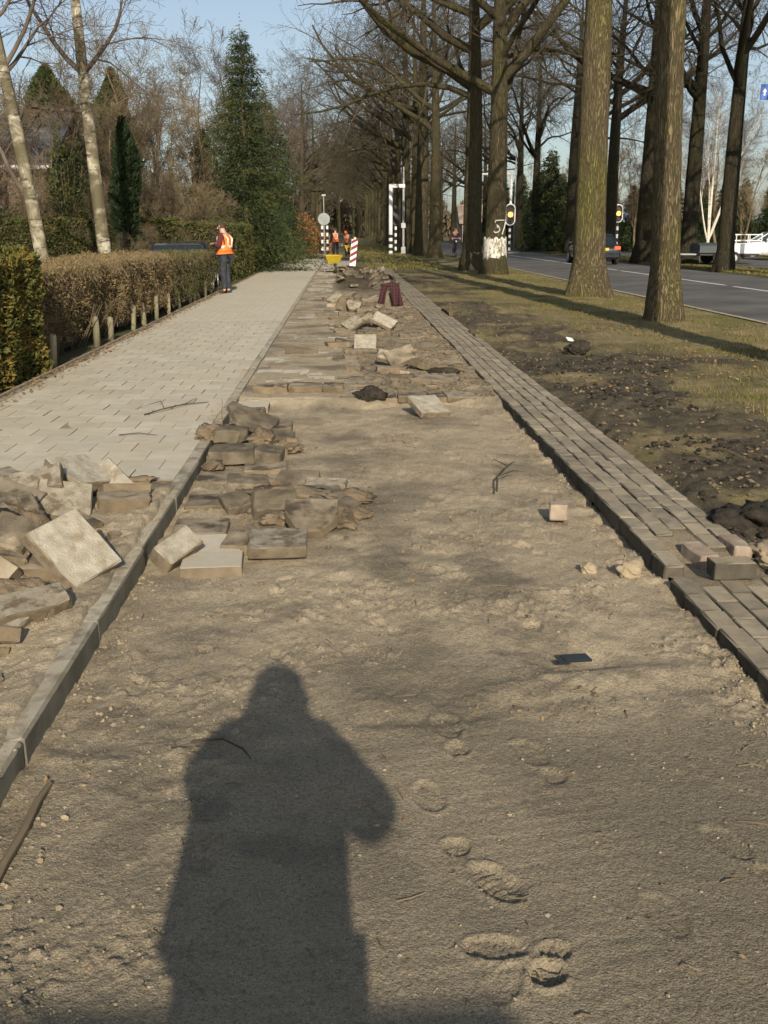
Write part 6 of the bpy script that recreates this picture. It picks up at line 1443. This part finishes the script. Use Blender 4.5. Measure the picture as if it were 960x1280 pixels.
for y in (-.78, .78):
    for x in (-.35, .3):
        m_ = MB(); m_.disc((x, y, .28), 'y', .28, .16, 20); w_ = m_.build('wheel', M['rubber'], t); m_ = MB(); m_.disc((x, y*1.02, .28), 'y', .15, .15, 16); m_.build('rim', M['metal_grey'], w_)
m_ = MB(); m_.tube([(-1.2, -.3, .42), (-2.2, 0, .42)], .04, 8); m_.tube([(-1.2, .3, .42), (-2.2, 0, .42)], .04, 8); m_.build('drawbar', M['metal_grey'], t)
m_ = MB(); m_.bbox((1.1, -.74, .3), (.8, .06, .1), .02); m_.build('light_bar', M['black'], t)
# brick gate pillar by the birch
t = thing('gate_pillar', 'brick gate pillar left of the white birch foot', 'pillar', (19.2, 60, .15)); m_ = MB(); m_.bbox((0, 0, .55), (.5, .5, 1.1), .01); m_.build('shaft', M['wall_brick'], t); m_ = MB(); m_.bbox((0, 0, 1.13), (.6, .6, .08), .01); m_.build('cap', M['kerb'], t)

# ================================================================== PEOPLE
def skin(name, pts, edges, rad, mat, parent, sub=2):
    me = bpy.data.meshes.new(name); me.from_pydata([tuple(p) for p in pts], edges, []); me.materials.append(mat)
    o = bpy.data.objects.new(name, me); link(o, parent)
    o.modifiers.new('skin', 'SKIN').use_smooth_shade = True
    for i, r in enumerate(rad):
        d = me.skin_vertices[0].data[i]; d.radius = (r, r) if not isinstance(r, tuple) else r
    me.skin_vertices[0].data[0].use_root = True
    m2 = o.modifiers.new('sub', 'SUBSURF'); m2.levels = sub; m2.render_levels = sub
    return o
BASE = dict(pel=(0, 0, .95), sp=(0, .01, 1.13), ch=(0, 0, 1.34), nk=(0, .01, 1.5), hd=(0, .035, 1.62), tp=(0, .03, 1.72),
            hl=(-.095, 0, .90), kl=(-.10, .03, .5), al=(-.105, -.01, .09), tl=(-.12, .15, .035), hr=(.095, 0, .90), kr=(.10, .03, .5), ar=(.105, -.01, .09), tr=(.12, .15, .035),
            sl=(-.185, 0, 1.42), el=(-.25, -.02, 1.13), wl=(-.22, .12, .9), sr=(.185, 0, 1.42), er=(.25, -.02, 1.13), wr=(.22, .12, .9))
def person(label, loc, rz, pose, top='shirt', legs='jeans', vest='vest', hair='hair', s=1.0, hat=None, coat=False, name='person'):
    J = {k: Vector(v) for k, v in {**BASE, **pose}.items()}
    t = thing(name, label, 'person', loc, rz); t.scale = (s, s, s)
    names = ['pel', 'sp', 'ch', 'nk', 'hd', 'tp', 'hl', 'kl', 'al', 'tl', 'hr', 'kr', 'ar', 'tr', 'sl', 'el', 'wl', 'sr', 'er', 'wr']; ix = {n: i for i, n in enumerate(names)}
    P = [J[n] for n in names]
    rad = dict(pel=(.13, .10), sp=(.13, .095), ch=(.15, .105), nk=.052, hd=(.078, .092), tp=(.06, .07), hl=.085, kl=.058, al=.042, tl=.038, hr=.085, kr=.058, ar=.042, tr=.038, sl=.058, el=.043, wl=.03, sr=.058, er=.043, wr=.03)
    Rd = [rad[n] for n in names]
    E = [('pel', 'sp'), ('sp', 'ch'), ('ch', 'nk'), ('nk', 'hd'), ('hd', 'tp'), ('pel', 'hl'), ('hl', 'kl'), ('kl', 'al'), ('al', 'tl'), ('pel', 'hr'), ('hr', 'kr'), ('kr', 'ar'), ('ar', 'tr'), ('ch', 'sl'), ('sl', 'el'), ('el', 'wl'), ('ch', 'sr'), ('sr', 'er'), ('er', 'wr')]
    E = [(ix[a], ix[b]) for a, b in E]
    for side, sg in (('l', -1), ('r', 1)):          # palms and five fingers each
        w_, e_ = J['w'+side], J['e'+side]; d = (w_-e_).normalized(); sd_ = d.cross(Vector((0, 0, 1)));
        if sd_.length < .2: sd_ = Vector((1, 0, 0))
        sd_.normalize(); cu = Vector((0, 0, -1)) if abs(d.z) < .8 else Vector((0, .6, -.3))
        pi = len(P); P.append(w_+d*.06); Rd.append((.036, .022)); E.append((ix['w'+side], pi))
        for q, (o_, L) in enumerate(((-.03, .065), (-.01, .078), (.011, .074), (.031, .056))):
            a = len(P); P.append(w_+d*.10+sd_*o_); Rd.append(.009); P.append(w_+d*(.10+L*.6)+sd_*o_*1.1+cu*.014); Rd.append(.0085); P.append(w_+d*(.10+L*.85)+sd_*o_*1.1+cu*.04); Rd.append(.0075)
            E += [(pi, a), (a, a+1), (a+1, a+2)]
        a = len(P); P.append(w_+d*.05+sd_*.05*-sg); Rd.append(.011); P.append(w_+d*.09+sd_*.06*-sg+cu*.012); Rd.append(.009); E += [(pi, a), (a, a+1)]
    body = skin('body', P, E, Rd, M['skin'], t, 2)
    def part(nm, ns, es, grow_, mat, over=None):
        rr = []
        for n in ns:
            v = (over or {}).get(n, rad[n]); rr.append(tuple(c+grow_ for c in v) if isinstance(v, tuple) else v+grow_)
        return skin(nm, [J[n] for n in ns], [(ns.index(a), ns.index(b)) for a, b in es], rr, M[mat], t)
    part('trousers', ['pel', 'hl', 'kl', 'al', 'hr', 'kr', 'ar'], [('pel', 'hl'), ('hl', 'kl'), ('kl', 'al'), ('pel', 'hr'), ('hr', 'kr'), ('kr', 'ar')], .022, legs)
    ns = ['sp', 'pel', 'ch', 'sl', 'el', 'wl', 'sr', 'er', 'wr']
    part('coat' if coat else 'shirt', ns, [('sp', 'pel'), ('sp', 'ch'), ('ch', 'sl'), ('sl', 'el'), ('el', 'wl'), ('ch', 'sr'), ('sr', 'er'), ('er', 'wr')], .045 if coat else .022, top, {'wl': .02, 'wr': .02, 'pel': (.235, .17), 'sp': (.205, .15), 'ch': (.18, .13)} if coat else {'wl': .02, 'wr': .02, 'pel': (.14, .11)})
    if coat:
        J['k'] = J['pel'].lerp((J['kl']+J['kr'])/2, .45); rad['k'] = (.26, .22)
        part('coat_skirt', ['pel', 'sp', 'k'], [('pel', 'sp'), ('pel', 'k')], .045, top, {'pel': (.24, .18), 'sp': (.195, .14), 'k': (.32, .22)})
        part('hood', ['ch', 'nk', 'hd', 'tp'], [('ch', 'nk'), ('nk', 'hd'), ('hd', 'tp')], .03, top, {'ch': (.15, .1), 'nk': (.085, .085), 'hd': (.085, .085)})
    for side in 'lr': part('boot', ['a'+side, 't'+side], [('a'+side, 't'+side)], .016, 'boot')
    if vest:
        J['v0'] = J['pel'].lerp(J['sp'], .45); J['v1'] = J['ch'].lerp(J['nk'], .55); rad['v0'] = (.145, .12); rad['v1'] = (.15, .085)
        part('vest', ['sp', 'v0', 'ch', 'v1'], [('sp', 'v0'), ('sp', 'ch'), ('ch', 'v1')], .038, vest, {'ch': (.165, .125), 'sp': (.145, .12)})
        def band(c, ax, rx, ry, hgt, nm):
            ax = ax.normalized(); u = Vector((1, 0, 0)); v = ax.cross(u).normalized(); V = []; n = 24
            for e in (-hgt/2, hgt/2):
                for j in range(n): a = 2*math.pi*j/n; V.append(c + ax*e + u*rx*math.cos(a) + v*ry*math.sin(a))
            m_ = MB(); m_.add(V, [(j, (j+1) % n, n+(j+1) % n, n+j) for j in range(n)]); o = m_.build(nm, M['reflect'], t, True); o.modifiers.new('th', 'SOLIDIFY').thickness = .012
        axs = J['sp']-J['pel']; band(J['sp'], axs, .178, .158, .07, 'reflective_band')
        for sg in (-1, 1):
            m_ = MB(); f = (J['ch']-J['sp']); rgt = Vector((1, 0, 0)); nrm = rgt.cross(f).normalized()*-1
            for sgn in (1, -1):
                q = [J['sp']+rgt*sg*.09+nrm*sgn*.145, J['ch']+rgt*sg*.10+nrm*sgn*.15, J['v1']+rgt*sg*.11+nrm*sgn*.08]
                m_.tube(q, [.022, .022, .018], 6)
            m_.build('shoulder_band', M['reflect'], t, True)
    # head details
    hv = (J['tp']-J['hd']).normalized(); fwd = Vector(pose.get('look', (0, 1, -.1))).normalized(); rt_ = fwd.cross(hv).normalized(); fwd = hv.cross(rt_).normalized(); C = J['hd'] + hv*.01
    m_ = MB(); m_.tube([C+fwd*.085+hv*.02, C+fwd*.115-hv*.02, C+fwd*.095-hv*.035], [.010, .018, .012], 6); m_.build('nose', M['skin'], t, True)
    for sg in (-1, 1):
        m_ = MB(); m_.tube([C+rt_*sg*.036+fwd*.082+hv*.03, C+rt_*sg*.036+fwd*.096+hv*.03], [.014, .008], 8); m_.build('eye', M['black'], t, True)
        m_ = MB(); m_.tube([C+rt_*sg*.085-hv*.02, C+rt_*sg*.1+hv*.01, C+rt_*sg*.09+hv*.045], [.012, .016, .010], 6); m_.build('ear', M['skin'], t, True)
    m_ = MB(); m_.tube([C+fwd*.092-hv*.065-rt_*.025, C+fwd*.098-hv*.066, C+fwd*.092-hv*.065+rt_*.025], [.005, .008, .005], 6); m_.build('mouth', M['maroon'], t, True)
    V = []; F = []; n = 16; kz = 6
    for i in range(kz+1):
        el = math.pi/2*i/kz
        for j in range(n):
            a = 2*math.pi*j/n; low = -.02 if math.sin(a) < .35 else .045
            q = C + (rt_*math.cos(a)*.102 + fwd*(math.sin(a)*.112-.006))*math.cos(el) + hv*(low*(1-i/kz) + .14*math.sin(el)); V.append(q)
    for i in range(kz):
        for j in range(n): F.append((i*n+j, i*n+(j+1) % n, (i+1)*n+(j+1) % n, (i+1)*n+j))
    m_ = MB(); m_.add(V, F); m_.build('hard_hat' if hat else 'hair', M[hat or hair], t, True)
    return t
# worker at the hedge: seen from his right-rear side, looking down at his hands, facing left
w1 = person('worker in orange vest and red check shirt looking at his hands', (-2.98, 27.0, .075), R(66), dict(hd=(0, .085, 1.60), tp=(0, .095, 1.70), nk=(0, .03, 1.49), look=(0, .8, -.7), el=(-.27, .02, 1.14), wl=(-.08, .27, 1.20), er=(.27, .02, 1.14), wr=(.08, .27, 1.20)), s=1.02)
m_ = MB(); m_.bbox((0, .34, 1.23), (.07, .02, .12), .005); o = m_.build('phone', M['black']); o.parent = None; o.matrix_world = Matrix.Translation((-2.98, 27.0, .075)) @ Matrix.Rotation(R(66), 4, 'Z') @ Matrix.Scale(1.02, 4); tag(o, 'small dark thing held in the hands of the standing worker', 'phone')
person('worker in orange vest walking away behind the wheelbarrow', (-.40, 61, .08), R(8), dict(kl=(-.1, .1, .5), al=(-.105, .18, .09), tl=(-.11, .34, .05), ar=(.105, -.14, .1), tr=(.12, 0, .04), wl=(-.24, .18, .92), wr=(.25, .02, .88)), top='coat', s=1.0)
person('bending worker in orange with orange helmet by the tipped barrow', (.32, 62, .1), R(165), dict(sp=(0, .12, 1.08), ch=(0, .28, 1.22), nk=(0, .38, 1.33), hd=(0, .47, 1.40), tp=(0, .53, 1.48), look=(0, .7, -.7), sl=(-.185, .3, 1.28), el=(-.24, .42, 1.0), wl=(-.2, .55, .8), sr=(.185, .3, 1.28), er=(.24, .42, 1.0), wr=(.2, .55, .8)), top='coat', hat='vest', s=1.02)
# cyclist
cy = person('cyclist in maroon jacket riding towards the camera', (7.06, 66, .12), R(180), dict(pel=(0, -.18, 1.0), sp=(0, -.12, 1.17), ch=(0, -.03, 1.38), nk=(0, 0, 1.53), hd=(0, .03, 1.65), tp=(0, .03, 1.75), hl=(-.095, -.14, .98), kl=(-.11, .2, .75), al=(-.12, .06, .38), tl=(-.12, .22, .35), hr=(.095, -.14, .98), kr=(.11, .13, .58), ar=(.12, .02, .17), tr=(.12, .18, .15),
                sl=(-.185, -.03, 1.45), el=(-.27, .14, 1.22), wl=(-.25, .36, 1.12), sr=(.185, -.03, 1.45), er=(.27, .14, 1.22), wr=(.25, .36, 1.12)), top='maroon', legs='jeans', vest=None)
t = thing('bicycle', 'dark upright bicycle under the cyclist in maroon', 'bicycle', (7.06, 66, .12), R(180))
for y in (-.55, .55):
    m_ = MB(); q = [(0, y+.33*math.cos(a), .35+.33*math.sin(a)) for a in [2*math.pi*i/24 for i in range(25)]]; m_.tube(q, .02, 6); w_ = m_.build('wheel', M['rubber'], t)
    m_ = MB()
    for i in range(8): a = math.pi*i/8; m_.tube([(0, y+.32*math.cos(a), .35+.32*math.sin(a)), (0, y-.32*math.cos(a), .35-.32*math.sin(a))], .004, 4)
    m_.build('spokes', M['metal_grey'], w_)
m_ = MB()
for a, b in (((0, -.55, .35), (0, -.05, .3)), ((0, -.05, .3), (0, -.18, .92)), ((0, -.05, .3), (0, .42, .8)), ((0, -.14, .7), (0, .40, .88)), ((0, -.55, .35), (0, -.15, .75)), ((0, .55, .35), (0, .40, 1.08))): m_.tube([a, b], .018, 7)
m_.build('frame', M['black'], t)
m_ = MB(); m_.tube([(-.29, .32, 1.1), (-.15, .42, 1.1), (.15, .42, 1.1), (.29, .32, 1.1)], .014, 7); m_.build('handlebar', M['metal_grey'], t)
m_ = MB(); m_.bbox((0, -.2, .94), (.18, .26, .06), .02); m_.build('saddle', M['black'], t)
m_ = MB(); m_.disc((0, .5, .92), 'y', .05, .08, 14); m_.build('headlamp', M['white'], t)
m_ = MB(); m_.tube([(-.16, -.05, .37), (-.06, -.05, .37), (.06, -.05, .2), (.16, -.05, .2)], .014, 6); m_.build('pedals', M['black'], t)
# photographer behind the camera: only his shadow lies on the sand
person('photographer behind the camera whose shadow falls on the sand', (0.02, -.30, 0), 0, dict(sp=(-.05, 0, 1.14), pel=(-.04, 0, .95), sl=(-.20, 0, 1.44), el=(-.25, .06, 1.36), wl=(-.12, .14, 1.53), sr=(.18, 0, 1.43), er=(.275, .06, 1.27), wr=(.09, .14, 1.52), look=(0, 1, -.1)), top='coat', vest=None, coat=True, s=1.0)
t = thing('compact_camera', 'compact camera held up before the photographer face', 'camera', (0, -.09, 1.6)); m_ = MB(); m_.bbox((-.02, 0, 0), (.12, .04, .07), .006); m_.build('case', M['black'], t); m_ = MB(); m_.disc((0, .025, 0), 'y', .022, .02, 16); m_.build('lens', M['metal_grey'], t)
# unseen shadow caster, van shape assumed; its shadow touches the lower picture edge
t = thing('assumed_van', 'unseen assumed van behind the photographer, its roof shadow along the lower edge', 'van', (-.22, -5.4, .02))
m_ = MB(); loft(m_, [(-2.3, [(-1.0, .35), (1.0, .35), (1.02, 1.2), (.97, 2.14), (.9, 2.22), (-.9, 2.22), (-.97, 2.14), (-1.02, 1.2)]), (2.35, [(-1.0, .35), (1.0, .35), (1.02, 1.2), (.97, 2.14), (.9, 2.22), (-.9, 2.22), (-.97, 2.14), (-1.02, 1.2)])]); m_.build('body', M['car_white'], t)
for s in (-1, 1):
    for y in (-1.5, 1.5):
        m_ = MB(); m_.disc((s*.93, y, .33), 'x', .33, .22, 22); m_.build('wheel', M['rubber'], t)
    m_ = MB(); m_.bbox((s*.45, 2.36, 1.6), (.8, .04, .6), .02); m_.build('rear_window', M['glass'], t)
    m_ = MB(); m_.bbox((s*.94, 2.36, 1.0), (.12, .06, .4), .02); m_.build('taillight', M['red'], t)
